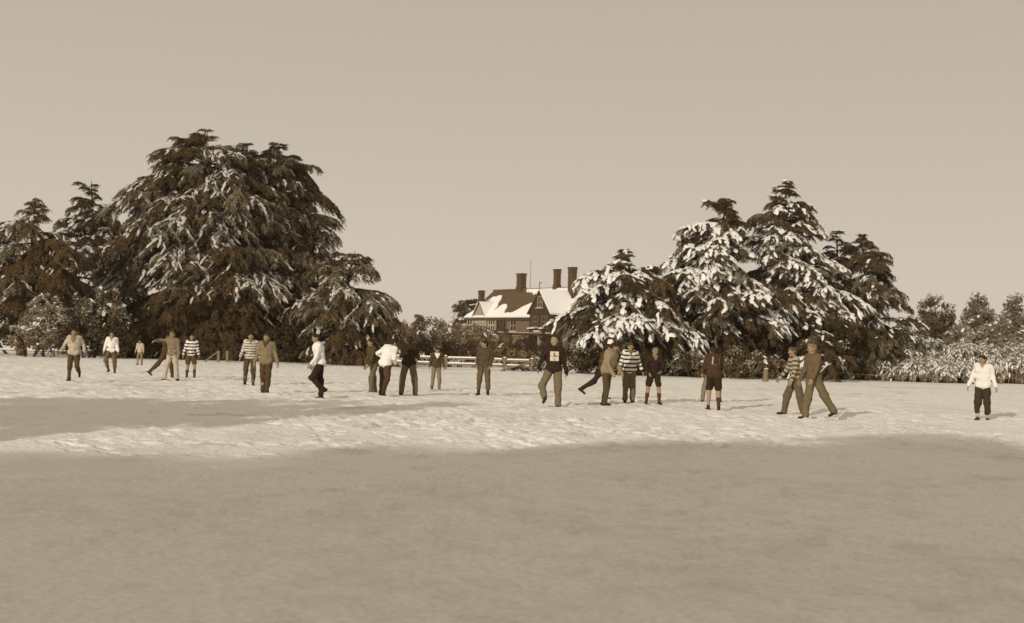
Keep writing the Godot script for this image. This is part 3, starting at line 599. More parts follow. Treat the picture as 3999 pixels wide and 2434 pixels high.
func people() -> void:
	var white := Color(0.74, 0.72, 0.68)
	var pale := Color(0.44, 0.385, 0.30)
	var grey := Color(0.2, 0.162, 0.11)
	var khaki := Color(0.14, 0.11, 0.063)
	var brown := Color(0.08, 0.055, 0.03)
	var drab := Color(0.075, 0.05, 0.027)
	var dark := Color(0.032, 0.022, 0.012)
	person("leftmost player, running forward in an open pale jacket and dark trousers", on_snow(-13.93, -39.59), 8, 1.68, {"top_name": "jacket", "top": pale, "legs": brown, "vee": 0.2, "vee_color": Color(0.2, 0.15, 0.09), "lean": 8, "leg_r": [4, 3, 8], "leg_l": [2, 3, 62], "arm_l": [-12, 24, 55, 5], "arm_r": [-14, 28, 50, 5], "head": [0, 4], "loose": 0.03})
	person("person in a bright white v necked jumper and brown trousers, second from the left", on_snow(-15.95, -49.56), 10, 1.66, {"top": white, "legs": Color(0.13, 0.092, 0.05), "vee": 0.13, "band": drab, "lean": 3, "leg_r": [20, 14, 40, -22], "leg_l": [0, 6, 4], "arm_l": [0, 10, 16], "arm_r": [0, 12, 18], "baggy": 0.012, "cuff": 0.62, "socks": brown})
	person("small distant person in a pale top standing by the dark hedge, smallest figure", on_snow(-19.05, -63.75), -10, 1.3, {"top": pale, "legs": grey, "vee": 0.1, "leg_l": [3, 8, 3], "leg_r": [0, 6, 3], "arm_l": [0, 14, 20], "arm_r": [6, 12, 14]})
	person("person in faded grey raising one arm out sideways, before the dark cedar shade", on_snow(-11.65, -42.74), -14, 1.7, {"top_name": "shirt", "top": Color(0.2, 0.16, 0.105), "legs": pale, "lean": 2, "leg_r": [10, 9, 6], "leg_l": [-4, 7, 10], "arm_r": [14, 84, 46, 20], "arm_l": [4, 14, 20], "hair": Color(0.12, 0.09, 0.05)})
	person("darkly dressed person striding close behind the one with a raised arm", on_snow(-12.42, -44.65), 70, 1.66, {"top": drab, "legs": drab, "lean": 7, "leg_l": [28, 3, 22], "leg_r": [-36, 3, 14], "arm_l": [-20, 8, 40], "arm_r": [24, 8, 50]})
	person("hooped jersey with dark shorts and socks, beside the person with a raised arm", on_snow(-12.08, -46.95), 14, 1.66, {"top": white, "stripe": dark, "period": 0.125, "share": 0.55, "legs": brown, "shorts": true, "socks": drab, "leg_l": [14, 5, 14], "leg_r": [-4, 5, 6], "arm_l": [6, 12, 24], "arm_r": [-6, 14, 20]})
	person("pale jersey with thin dark hoops, left of the person in a grey brown pullover", on_snow(-8.62, -41.11), 8, 1.72, {"top": Color(0.56, 0.52, 0.44), "stripe": Color(0.06, 0.045, 0.03), "period": 0.085, "share": 0.66, "legs": brown, "vee": 0.08, "vee_color": grey, "leg_l": [10, 3, 8], "leg_r": [-6, 6, 12], "arm_l": [-4, 12, 18], "arm_r": [-8, 16, 26], "cuff": 0.85, "socks": grey})
	person("person in a grey brown pullover walking forward, arms hanging wide, left of the cedar flank", on_snow(-6.95, -35.35), -4, 1.72, {"top": Color(0.21, 0.165, 0.10), "legs": drab, "vee": 0.14, "vee_color": drab, "leg_l": [12, -1, 6], "leg_r": [-4, 1, 8], "arm_l": [4, 18, 12], "arm_r": [0, 16, 10], "loose": 0.034, "hair": drab})
	person("person in a white shirt walking left with one knee bent, before the dark cedar", on_snow(-5.05, -33.02), -72, 1.74, {"top_name": "shirt", "top": white, "legs": dark, "lean": 11, "leg_r": [-3, 2, 2], "leg_l": [32, 3, 78], "arm_l": [20, 10, 22, 20], "arm_r": [6, 10, 24, 10], "hang": true, "head": [14, 6], "loose": 0.03, "baggy": 0.006})
	person("person in khaki trousers half hidden behind the one bending in a white shirt", on_snow(-4.19, -38.06), -58, 1.68, {"top_name": "jacket", "top": brown, "legs": khaki, "lean": 10, "leg_r": [-8, 3, 2], "leg_l": [16, 3, 16], "arm_l": [26, 8, 16], "arm_r": [12, 8, 14], "baggy": 0.01})
	person("person bending in a white shirt, elbow out, wide dark trousers", on_snow(-3.59, -35.59), 148, 1.72, {"top_name": "shirt", "top": white, "legs": drab, "lean": 18, "side": 6, "leg_l": [10, 3, 8], "leg_r": [-10, 4, 20], "arm_l": [-10, 36, 82, 40], "arm_r": [10, 12, 60, 30], "baggy": 0.022, "loose": 0.034, "head": [-20, 20]})
	person("dark jacket and khaki trousers, legs apart, back turned, right of the bending white shirt", on_snow(-3.00, -36.69), 176, 1.76, {"top_name": "jacket", "top": dark, "legs": khaki, "lean": 3, "leg_l": [2, 10, 3], "leg_r": [0, 11, 4], "arm_l": [16, 12, 70, 40], "arm_r": [16, 12, 70, 40], "baggy": 0.012, "loose": 0.036, "sleeve": 0.9})
	person("short person in a dark jacket with a pale collar, head bowed, by the fence", on_snow(-2.51, -42.25), 10, 1.46, {"top_name": "jacket", "top": drab, "legs": grey, "vee": 0.2, "vee_color": white, "lean": 8, "leg_l": [6, 3, 6], "leg_r": [-6, 4, 12], "arm_l": [10, 12, 24], "arm_r": [-6, 12, 20], "head": [0, 22]})
	person("person all in drab brown standing alone before the snow topped fence rails", on_snow(-0.81, -38.47), -12, 1.7, {"top": Color(0.09, 0.062, 0.033), "legs": Color(0.125, 0.09, 0.05), "lean": 2, "side": -3, "leg_l": [2, 5, 3], "leg_r": [2, 6, 6], "arm_l": [-10, 12, 40, 30], "arm_r": [-10, 12, 40, 30], "cuff": 0.7, "socks": dark, "head": [-50, 6], "baggy": 0.008})
	person("fair haired person running away, a white square on the dark jersey's back", on_snow(1.12, -31.95), 182, 1.82, {"top": dark, "legs": Color(0.16, 0.126, 0.075), "lean": 4, "leg_l": [6, 24, 54, -22], "leg_r": [-3, 3, 2], "arm_l": [-14, 24, 40, 10], "arm_r": [0, 14, 14], "glove": -1, "loose": 0.034, "hair": Color(0.30, 0.245, 0.15), "baggy": 0.014, "patch": [["number_square", [Vector2(0.105, 0.17), Vector2(-0.105, 0.17), Vector2(-0.105, 0.40), Vector2(0.105, 0.40)], 0.006, square_print()]]})
	person("person in a loose beige sweater leaning right with head down", on_snow(2.65, -33.88), 62, 1.76, {"top": Color(0.27, 0.215, 0.135), "legs": brown, "lean": 14, "leg_l": [-6, 4, 6], "leg_r": [6, 4, 10], "arm_l": [20, 8, 26], "arm_r": [14, 8, 30], "loose": 0.05, "head": [10, 18], "baggy": 0.008})
	person("darkly dressed person behind the beige sweater, one foot kicked out to the left", on_snow(2.80, -37.76), 86, 1.74, {"top": drab, "legs": dark, "lean": 14, "leg_l": [24, 3, 34], "leg_r": [-34, 3, 22], "arm_l": [24, 8, 60], "arm_r": [-18, 8, 40]})
	person("person facing forward in broad dark and white hoops with khaki trousers and a cap", on_snow(3.38, -35.12), 4, 1.68, {"top": Color(0.66, 0.63, 0.56), "stripe": dark, "period": 0.115, "share": 0.58, "legs": Color(0.15, 0.112, 0.062), "vee": 0.1, "vee_color": khaki, "leg_l": [2, 1, 4], "leg_r": [-2, 1, 4], "arm_l": [2, 20, 10], "arm_r": [4, 16, 10], "loose": 0.034, "cap": drab, "baggy": 0.01})
	person("person in dark shirt and shorts with bare knees, hands together in front", on_snow(4.10, -35.35), 8, 1.62, {"top_name": "shirt", "top": dark, "legs": dark, "shorts": true, "socks": drab, "vee": 0.12, "vee_color": grey, "leg_l": [3, 8, 3], "leg_r": [2, 11, 4], "arm_l": [16, 16, 40, 44], "arm_r": [8, 18, 30, 40], "head": [4, 6], "hair": Color(0.2, 0.155, 0.09)})
	person("person seen from behind, pale numeral on a dark jersey, one dark sock", on_snow(5.37, -32.65), 182, 1.7, {"top": Color(0.06, 0.038, 0.02), "legs": dark, "shorts": true, "socks": drab, "one_sock": -1, "lean": 12, "leg_l": [8, 3, 10], "leg_r": [-4, 3, 4], "arm_l": [22, 8, 40, 10], "arm_r": [22, 8, 40, 10], "head": [0, 30], "loose": 0.036, "patch": [["numeral", [Vector2(0.09, 0.24), Vector2(0.055, 0.24), Vector2(0.035, 0.44), Vector2(0.07, 0.44)], 0.006, numeral_pale()], ["numeral_foot", [Vector2(0.095, 0.21), Vector2(-0.06, 0.21), Vector2(-0.06, 0.235), Vector2(0.095, 0.235)], 0.006, numeral_dull()], ["numeral_edge", [Vector2(-0.112, 0.215), Vector2(-0.132, 0.215), Vector2(-0.132, 0.40), Vector2(-0.112, 0.40)], 0.006, numeral_dull()]]})
	person("person mostly hidden behind the numbered dark jersey, legs set wide apart", on_snow(6.16, -37.84), 6, 1.72, {"top": brown, "legs": grey, "lean": 10, "leg_l": [2, 15, 4], "leg_r": [2, 17, 4], "arm_l": [6, 18, 20], "arm_r": [6, 18, 20]})
	person("hooped jersey and khaki trousers, walking left, partly hidden by a person in brown", on_snow(7.30, -31.75), -82, 1.76, {"top": Color(0.36, 0.31, 0.225), "stripe": brown, "period": 0.11, "share": 0.55, "legs": Color(0.12, 0.09, 0.052), "lean": 6, "leg_l": [-10, 3, 6], "leg_r": [20, 3, 10], "arm_l": [14, 6, 14], "arm_r": [24, 10, 20], "baggy": 0.014, "hair": Color(0.1, 0.07, 0.04)})
	person("person in brown jersey and khaki trousers striding left, back leg stretched out", on_snow(7.33, -29.92), -66, 1.82, {"top": Color(0.135, 0.095, 0.053), "legs": Color(0.145, 0.114, 0.066), "lean": 5, "leg_r": [10, 2, 3], "leg_l": [-28, 6, 8], "arm_l": [16, 8, 20], "arm_r": [12, 10, 14], "baggy": 0.016, "hair": Color(0.2, 0.15, 0.085), "loose": 0.03})
	person("person alone at far right in a white jersey, dark trousers and pale socks", on_snow(12.37, -32.44), -30, 1.7, {"top": Color(0.70, 0.68, 0.63), "legs": Color(0.05, 0.036, 0.02), "vee": 0.07, "lean": 2, "leg_l": [2, 3, 8], "leg_r": [14, 2, 22], "arm_l": [2, 17, 12], "arm_r": [4, 18, 14], "loose": 0.04, "head": [-24, 4], "cuff": 0.66, "socks": pale, "baggy": 0.012, "boots": Color(0.08, 0.055, 0.03)})




func square_print() -> StandardMaterial3D:   # the worn white square on a jersey's back, its figures blurred to grey blots
	var im := Image.create(64, 64, false, Image.FORMAT_RGB8)
	im.fill(Color(0.80, 0.77, 0.71))
	var ink := Color(0.44, 0.39, 0.28)
	im.fill_rect(Rect2i(0, 30, 46, 5), Color(0.55, 0.5, 0.38))
	im.fill_rect(Rect2i(24, 10, 13, 22), ink)
	im.fill_rect(Rect2i(36, 27, 16, 9), Color(0.42, 0.35, 0.24))
	im.fill_rect(Rect2i(23, 38, 8, 24), Color(0.62, 0.57, 0.46))
	im.fill_rect(Rect2i(36, 44, 6, 18), Color(0.64, 0.59, 0.48))
	var m := mat(Color(1, 1, 1), 0.9)
	var blur := Image.create(64, 64, false, Image.FORMAT_RGB8)
	for y in 64:
		for x in 64:
			var c := Color(0, 0, 0)
			for k in 9:
				c += im.get_pixel(clampi(x + (k % 3 - 1) * 2, 0, 63), clampi(y + (k / 3 - 1) * 2, 0, 63)) / 9.0
			blur.set_pixel(x, y, c)
	m.albedo_texture = ImageTexture.create_from_image(blur)
	return m


func numeral_pale() -> StandardMaterial3D:
	return mat(Color(0.42, 0.34, 0.24), 0.9)


func numeral_dull() -> StandardMaterial3D:
	return mat(Color(0.16, 0.11, 0.065), 0.9)


# ---------------------------------------------------------------- helpers

func smooth01(a: float, b: float, v: float) -> float:
	var t := clampf((v - a) / (b - a), 0.0, 1.0)
	return t * t * (3.0 - 2.0 * t)


func mat(c: Color, rough := 0.9, vertex := false) -> StandardMaterial3D:
	var m := StandardMaterial3D.new()
	m.albedo_color = c.linear_to_srgb()
	m.roughness = rough
	m.metallic_specular = 0.25
	m.vertex_color_use_as_albedo = vertex
	return m


func numbered(called: String) -> String:
	if not used.has(called):
		used[called] = 0
		return called
	used[called] += 1
	return "%s_%03d" % [called, used[called]]


func tag(o: Node, label: String, category: String, group := "", kind := "") -> Node:
	if label: o.set_meta("label", label)
	if category: o.set_meta("category", category)
	if group: o.set_meta("group", group)
	if kind: o.set_meta("kind", kind)
	return o


func thing(called: String, label: String, category: String, at: Vector3, group := "") -> Node3D:
	var o := Node3D.new()
	o.name = numbered(called)
	o.position = at
	add_child(o, true)
	tag(o, label, category, group)
	return o


func part(called: String, mesh: Mesh, m: Material, parent: Node, at := Vector3.ZERO) -> MeshInstance3D:
	var o := MeshInstance3D.new()
	o.mesh = mesh
	o.material_override = m
	var n := called
	var k := 0
	while parent != self and parent.has_node(n):
		k += 1
		n = "%s_%03d" % [called, k]
	o.name = n if parent != self else numbered(called)
	o.position = at
	parent.add_child(o, true)
	return o


func copies(called: String, mesh: Mesh, m: Material, where: Array, tones: Array, parent: Node) -> void:
	if where.is_empty():
		return
	var mm := MultiMesh.new()
	mm.transform_format = MultiMesh.TRANSFORM_3D
	mm.use_colors = true
	mm.mesh = mesh
	mm.instance_count = where.size()
	for i in where.size():
		mm.set_instance_transform(i, where[i])
		mm.set_instance_color(i, tones[i])
	var o := MultiMeshInstance3D.new()
	o.multimesh = mm
	o.material_override = m
	o.name = called
	o.set_meta("kind", "stuff")
	parent.add_child(o, true)


func arrays(v: PackedVector3Array, idx: PackedInt32Array, n = null, c = null, uv = null) -> ArrayMesh:
	var a := []
	a.resize(Mesh.ARRAY_MAX)
	a[Mesh.ARRAY_VERTEX] = v
	a[Mesh.ARRAY_INDEX] = idx
	if n != null: a[Mesh.ARRAY_NORMAL] = n
	if c != null: a[Mesh.ARRAY_COLOR] = c
	if uv != null: a[Mesh.ARRAY_TEX_UV] = uv
	var am := ArrayMesh.new()
	am.add_surface_from_arrays(Mesh.PRIMITIVE_TRIANGLES, a)
	return am


func faced(v: PackedVector3Array, idx: PackedInt32Array, n: PackedVector3Array) -> ArrayMesh:   # turns every face to the side its normals are on
	for i in range(0, idx.size(), 3):
		var a := v[idx[i]]
		var face := (v[idx[i + 2]] - a).cross(v[idx[i + 1]] - a)
		if face.dot(n[idx[i]] + n[idx[i + 1]] + n[idx[i + 2]]) < 0.0:
			var k := idx[i + 1]
			idx[i + 1] = idx[i + 2]
			idx[i + 2] = k
	return arrays(v, idx, n)


func flat_mesh(tris: Array) -> ArrayMesh:   # a list of corners, three to a face, flat shaded; the normal follows the winding
	var st := SurfaceTool.new()
	st.begin(Mesh.PRIMITIVE_TRIANGLES)
	st.set_smooth_group(-1)
	for p in tris:
		st.set_uv(Vector2(p.x + p.z, p.y))
		st.add_vertex(p)
	st.generate_normals()
	return st.commit()


func quad(t: Array, a: Vector3, b: Vector3, c: Vector3, d: Vector3) -> void:
	t.append_array([a, c, b, a, d, c])


func box_mesh(size: Vector3, bevel := 0.0) -> Mesh:   # stands on its base
	var t := []
	var x := size.x / 2
	var y := size.y
	var z := size.z / 2
	var b := bevel
	if b <= 0.0:
		quad(t, Vector3(-x, 0, z), Vector3(x, 0, z), Vector3(x, y, z), Vector3(-x, y, z))
		quad(t, Vector3(x, 0, -z), Vector3(-x, 0, -z), Vector3(-x, y, -z), Vector3(x, y, -z))
		quad(t, Vector3(x, 0, z), Vector3(x, 0, -z), Vector3(x, y, -z), Vector3(x, y, z))
		quad(t, Vector3(-x, 0, -z), Vector3(-x, 0, z), Vector3(-x, y, z), Vector3(-x, y, -z))
		quad(t, Vector3(-x, y, z), Vector3(x, y, z), Vector3(x, y, -z), Vector3(-x, y, -z))
		quad(t, Vector3(-x, 0, -z), Vector3(x, 0, -z), Vector3(x, 0, z), Vector3(-x, 0, z))
		return flat_mesh(t)
	var lo := [Vector3(-x, 0, z), Vector3(x, 0, z), Vector3(x, 0, -z), Vector3(-x, 0, -z)]
	var hi := []
	var top := []
	for p in lo:
		hi.append(p + Vector3(0, y - b, 0))
		top.append(Vector3(p.x - signf(p.x) * b, y, p.z - signf(p.z) * b))
	for i in 4:
		var j := (i + 1) % 4
		quad(t, lo[i], lo[j], hi[j], hi[i])
		quad(t, hi[i], hi[j], top[j], top[i])
	quad(t, top[0], top[1], top[2], top[3])
	quad(t, lo[3], lo[2], lo[1], lo[0])
	return flat_mesh(t)


class Tubes:
	var v := PackedVector3Array()
	var n := PackedVector3Array()
	var idx := PackedInt32Array()

	func add(pts: Array, r0: float, r1: float, sides := 5, wobble := 0.0) -> void:
		var first := v.size()
		var last: int = pts.size() - 1
		for i in pts.size():
			var d: Vector3 = (pts[mini(i + 1, last)] - pts[maxi(i - 1, 0)]).normalized()
			var sx := d.cross(Vector3(0.31, 0.2, 0.93)).normalized()
			var sy := sx.cross(d)
			var r := lerpf(r0, r1, float(i) / last)
			for k in sides:
				var a := TAU * k / sides
				var q := sx * cos(a) + sy * sin(a)
				v.append(pts[i] + q * r * (1.0 + wobble * sin(a * 2.0 + i * 1.7)))
				n.append(q)
		for i in last:
			for k in sides:
				var k2 := (k + 1) % sides
				var a0 := first + i * sides + k
				var a1 := first + i * sides + k2
				idx.append_array([a0, a0 + sides, a1, a1, a0 + sides, a1 + sides])


func tubes_mesh(t: Tubes) -> ArrayMesh:
	return faced(t.v, t.idx, t.n)


# ---------------------------------------------------------------- foliage pieces (shared by every tree)

func spray_mesh(count: int, splay: float, leaf: float, wide: float) -> ArrayMesh:   # a twig of needle tufts along +z, one unit long
	var v := PackedVector3Array()
	var n := PackedVector3Array()
	var idx := PackedInt32Array()
	for i in count:
		var t := (i + 0.5) / count
		var roll := rng.randf() * TAU
		var out := Vector3(cos(roll), sin(roll) * 0.55 - 0.1, 0)
		var d := (out * splay * rng.randf_range(0.6, 1.2) + Vector3(0, -0.12, 0.75)).normalized()
		var l := leaf * rng.randf_range(0.7, 1.25) * (1.0 - 0.35 * t)
		var a := Vector3(0, -0.12 * t * t, t * 0.85) + out * 0.02
		var side := d.cross(Vector3(rng.randf_range(-1, 1), rng.randf_range(-1, 1), rng.randf_range(-1, 1))).normalized() * wide * rng.randf_range(0.7, 1.2)
		var nn := side.cross(d).normalized()
		if nn.y < 0.0: nn = -nn
		var f := v.size()
		for p in [a, a + d * l * 0.45 + side, a + d * l, a + d * l * 0.45 - side]:
			v.append(p)
			n.append(nn)
		idx.append_array([f, f + 1, f + 2, f, f + 2, f + 3])
	return faced(v, idx, n)


func leaf_clump_mesh(count: int, leaf: float) -> ArrayMesh:   # a loose ball of small leaves, one unit across
	var v := PackedVector3Array()
	var n := PackedVector3Array()
	var idx := PackedInt32Array()
	for i in count:
		var p := Vector3(rng.randfn(), rng.randfn() * 0.8, rng.randfn()).normalized() * rng.randf_range(0.15, 0.55)
		var d := (p.normalized() * 0.7 + Vector3(rng.randfn(), rng.randfn() - 0.5, rng.randfn()) * 0.6).normalized()
		var side := d.cross(Vector3(rng.randfn(), rng.randfn(), rng.randfn())).normalized() * leaf * 0.36
		var nn := side.cross(d).normalized()
		if nn.y < 0.0: nn = -nn
		var f := v.size()
		for q in [p, p + d * leaf * 0.5 + side, p + d * leaf, p + d * leaf * 0.5 - side]:
			v.append(q)
			n.append(nn)
		idx.append_array([f, f + 1, f + 2, f, f + 2, f + 3])
	return faced(v, idx, n)


func snow_lump_mesh(seed_: int) -> ArrayMesh:   # a soft, ragged pad of snow along +z, one unit long
	var noise := FastNoiseLite.new()
	noise.seed = seed_
	noise.frequency = 1.3
	var v := PackedVector3Array()
	var n := PackedVector3Array()
	var idx := PackedInt32Array()
	var rings := 5
	var sides := 8
	for i in rings + 1:
		var th := PI * i / rings
		for k in sides:
			var ph := TAU * k / sides
			var u := Vector3(sin(th) * cos(ph), sin(th) * sin(ph), -cos(th))
			var r := 1.0 + 0.75 * noise.get_noise_3dv(u * 1.4)
			var p := Vector3(u.x * 0.27, u.y * (0.17 if u.y > 0.0 else 0.08), u.z * 0.5) * r
			p.y -= 0.16 * p.z * p.z
			v.append(p)
			n.append(Vector3(u.x / 0.5, u.y / 0.3, u.z).normalized())
	for i in rings:
		for k in sides:
			var a := i * sides + k
			var b := i * sides + (k + 1) % sides
			idx.append_array([a, b, a + sides, b, b + sides, a + sides])
	return faced(v, idx, n)


func aim(p: Vector3, d: Vector3, size: Vector3, roll := 0.0) -> Transform3D:   # +z along d, y as far up as it goes
	var z := d.normalized()
	var x := Vector3.UP.cross(z)
	if x.length() < 0.05:
		x = Vector3(1, 0, 0).cross(z)
	x = x.normalized().rotated(z, roll)
	var y := z.cross(x)
	return Transform3D(Basis(x * size.x, y * size.y, z * size.z), p)


# ---------------------------------------------------------------- trees

func profile(prof: Array, h: float) -> Vector3:   # axis x, reach to the left, reach to the right at that height
	var lo: Array = prof[0]
	if h <= lo[0]:
		return Vector3(lo[1], lo[2], lo[3])
	for i in range(1, prof.size()):
		var hi: Array = prof[i]
		if h <= hi[0]:
			var t: float = (h - lo[0]) / (hi[0] - lo[0])
			return Vector3(lerpf(lo[1], hi[1], t), lerpf(lo[2], hi[2], t), lerpf(lo[3], hi[3], t))
		lo = hi
	return Vector3(lo[1], lo[2], lo[3])


func reach(prof: Array, h: float, az: float, depth: float) -> float:
	var q := profile(prof, h)
	var rx := maxf(0.1, q.z if cos(az) > 0.0 else q.y)
	var rz := maxf(0.1, 0.5 * (q.y + q.z) * depth)
	return 1.0 / sqrt(pow(cos(az) / rx, 2) + pow(sin(az) / rz, 2))


# A cedar or other tiered conifer. prof: rows of height, axis x, reach left, reach right, in metres, bottom first.
func conifer(called: String, label: String, group: String, base: Vector3, prof: Array, o := {}) -> Node3D:
	rng.seed = hash(label) + int(o.get("seed", 0))
	var root := thing(called, label, "tree", base, group)
	var top: float = prof[-1][0]
	var low: float = prof[0][0]
	var snow: float = o.get("snow", 0.5)
	var depth: float = o.get("depth", 0.85)
	var size: float = o.get("size", 0.62) * 0.72
	var frost: float = o.get("frost", 0.5)
	var dens: float = o.get("dens", 1.0)
	var droop: float = o.get("droop", 0.5)
	var skirt: float = o.get("skirt", 0.0)          # below this height the front limbs stand back
	var snow_size: float = o.get("snow_size", 1.0)
	var tone: Color = o.get("tone", Color(1, 1, 1))
	var patch := FastNoiseLite.new()
	patch.seed = rng.randi() % 10000
	patch.frequency = 0.22
	var widest := 0.0
	var area := 0.0
	for i in range(1, prof.size()):
		area += (prof[i][0] - prof[i - 1][0]) * (prof[i][2] + prof[i][3] + prof[i - 1][2] + prof[i - 1][3]) * 0.5 * PI
	for row in prof:
		widest = maxf(widest, row[2] + row[3])
	var limbs := int(area * 0.46 * dens) + 16
	# trunk
	var tr := Tubes.new()
	var pts := []
	for i in 9:
		var h := top * 0.97 * i / 8.0
		pts.append(Vector3(profile(prof, maxf(h, low)).x if i > 0 else profile(prof, low).x, h - (0.3 if i == 0 else 0.0), 0))
	tr.add(pts, top * 0.032, 0.03, 8, 0.08)
	part("trunk", tubes_mesh(tr), M.bark, root)
	var br := Tubes.new()
	var leaf := []
	var leaf_tone := []
	var pads := [[], []]
	var pad_tone := [[], []]
	var made := 0
	var crown_limbs := 8 + int(top * 0.9)
	var guard := 0
	while made < limbs and guard < limbs * 12:
		guard += 1
		var u := rng.randf()
		var h := lerpf(low, top, u)
		var q := profile(prof, h)
		if made >= crown_limbs and rng.randf() > clampf((q.y + q.z) / widest, 0.16, 1.0):
			continue
		if made < crown_limbs:
			h = lerpf(top - (top - low) * 0.26, top, (made + 0.5) / crown_limbs)
		var az := rng.randf() * TAU        # 0 = right, PI/2 = towards +z (the field)
		var back := sin(az) < -0.25
		if back and rng.randf() < 0.55 and made >= crown_limbs:
			continue
		made += 1
		var rr := reach(prof, h, az, depth)
		if h < skirt and sin(az) > -0.2:
			rr *= lerpf(1.0, o.get("skirt_in", 0.6), maxf(0.0, sin(az)))
		var full := rr
		var inner := rng.randf() < 0.26
		rr *= 1.0 + 0.55 * patch.get_noise_3d(cos(az) * 5.0 + 50.0, h * 1.6, sin(az) * 5.0)
		rr *= rng.randf_range(0.5, 0.85) if inner else rng.randf_range(0.8, 1.04)
		var axis := profile(prof, h)
		var tip := Vector3(axis.x + cos(az) * rr, h, sin(az) * rr)
		var near_top := smooth01(top - 2.6, top - 0.3, h)
		var hs := clampf(h + rr * lerpf(o.get("rise", 0.14) + rng.randf_range(-0.22, 0.2), -0.75, near_top), 0.25, top * 0.985)
		var start := Vector3(profile(prof, maxf(hs, low)).x, hs, 0)
		var mid := start.lerp(tip, 0.55) + Vector3(rng.randf_range(-0.1, 0.1) * rr, (rng.randf_range(0.06, 0.32) if near_top < 0.5 else 0.26) * rr, rng.randf_range(-0.1, 0.1) * rr)
		var line := []
		for i in 6:
			var t := i / 5.0
			line.append(start * (1 - t) * (1 - t) + mid * 2.0 * t * (1 - t) + tip * t * t)
		br.add(line, 0.03 + rr * 0.011, 0.014, 4)
		# how far the limbs above overhang this tip
		var over := 0.0
		for k in 4:
			over = maxf(over, reach(prof, h + 0.9 + k * 0.9, az, depth) if h + 0.9 + k * 0.9 < top else 0.0)
		var open := (1.0 - smooth01(1.0, 1.3, over / maxf(full, 0.3))) * (0.45 if inner else 1.0)
		if h < skirt and sin(az) > -0.2: open *= o.get("skirt_snow", 0.15)
		# a bough: side twigs fan out along the outer part of the limb and hang at their ends
		var fan: float = clampf(full * 0.34 + 0.35, 0.45, 2.4) * o.get("fan", 1.0)
		var nb := clampi(int(6.0 + full * 2.3), 6, 22)
		var bough_snow := 1.0
		if rng.randf() < o.get("bare", 0.3): bough_snow = rng.randf_range(0.0, 0.25)
		elif rng.randf() < 0.5: bough_snow = o.get("heavy", 1.3)
		var bough_tone := rng.randf_range(0.75, 1.3)
		var frosty := clampf(0.5 + 2.2 * patch.get_noise_3dv(tip + base), 0.0, 1.0) * open
		for b in nb:
			var t := lerpf(0.3, 1.0, (b + rng.randf() * 0.8) / nb)
			if b == nb - 1: t = 1.0
			var p := start * (1 - t) * (1 - t) + mid * 2.0 * t * (1 - t) + tip * t * t
			var d := ((mid - start) * (1 - t) + (tip - mid) * t)
			var flat := Vector3(d.x, 0, d.z).normalized()
			if flat.length() < 0.5: flat = Vector3(cos(az), 0, sin(az))
			var turn := rng.randf_range(-0.25, 0.25) if b == nb - 1 else (1.0 if b % 2 == 0 else -1.0) * rng.randf_range(0.35, 1.45) * lerpf(1.1, 0.8, t)
			var out := flat.rotated(Vector3.UP, turn)
			var ln: float = fan * rng.randf_range(0.4, 1.1) * sin(PI * lerpf(0.22, 0.8, t))
			var dr: float = droop * rng.randf_range(0.6, 1.3) * ln
			var lift: float = clampf(d.normalized().y, -0.6, 0.9)
			var steps := clampi(int(ln / (size * 0.5) + 0.6), 2, 6)
			var chance := snow * bough_snow * clampf(0.85 + 1.7 * patch.get_noise_3dv(p + base), 0.05, 1.6) * open * lerpf(0.6, 1.0, t) * (0.5 if near_top > 0.3 else 1.0)
			var laden := rng.randf() < chance
			var scatter := chance * 0.15
			var prev := p
			for s in steps:
				var w := (s + 1.0) / steps
				out = out.rotated(Vector3.UP, rng.randf_range(-0.22, 0.22))
				var c := p + out * ln * w + Vector3(rng.randf_range(-0.06, 0.06), lift * ln * w * 0.85 - dr * w * w, rng.randf_range(-0.06, 0.06))
				var dir := c - prev
				var k := size * rng.randf_range(0.8, 1.25) * (1.0 if full > 1.0 else 0.75)
				var shade := bough_tone * rng.randf_range(0.75, 1.25)
				var tint := Color(tone.r * shade, tone.g * shade, tone.b * shade)
				if rng.randf() < frost * frosty: tint = tint.lerp(Color(3.6, 5.0, 7.6), rng.randf_range(0.15, 0.8))
				for two in 2:
					var yaw_ := rng.randf_range(0.15, 0.75) * (1 if two == 0 else -1)
					leaf.append(aim(prev, dir.rotated(Vector3.UP, yaw_) + Vector3(0, -0.12 * dir.length(), 0), Vector3(k * 1.1, k, k * 1.2), rng.randf_range(-0.5, 0.5)))
					leaf_tone.append(tint)
				if laden and rng.randf() < 0.82 or rng.randf() < scatter:
					var kw: float = snow_size * rng.randf_range(0.2, 0.34) * (1.35 - 0.55 * w)
					for again in 2:
						var g := rng.randi() % 2
						var off := Vector3(rng.randf_range(-0.05, 0.05), size * 0.11, rng.randf_range(-0.05, 0.05))
						var kz: float = dir.length() * rng.randf_range(1.1, 1.9)
						if again == 1:   # dusting on the needles to the side
							if rng.randf() < 0.4: break
							off += Vector3(rng.randf_range(-0.2, 0.2), -0.02, rng.randf_range(-0.2, 0.2))
							kw *= 0.6
							kz *= 0.55
						pads[g].append(aim(prev.lerp(c, 0.5) + off, dir.rotated(Vector3.UP, rng.randf_range(-0.35, 0.35)), Vector3(kw * rng.randf_range(1.5, 2.8), kw * rng.randf_range(0.7, 1.3), kz * rng.randf_range(0.75, 1.1)), rng.randf_range(-0.4, 0.4)))
						var sv: float = rng.randf_range(0.9, 1.0) * o.get("thin", 1.0)   # thin snow lets the needles through
						pad_tone[g].append(Color(sv, sv * lerpf(0.93, 1.0, o.get("thin", 1.0)), sv * lerpf(0.8, 1.0, o.get("thin", 1.0))))
				prev = c
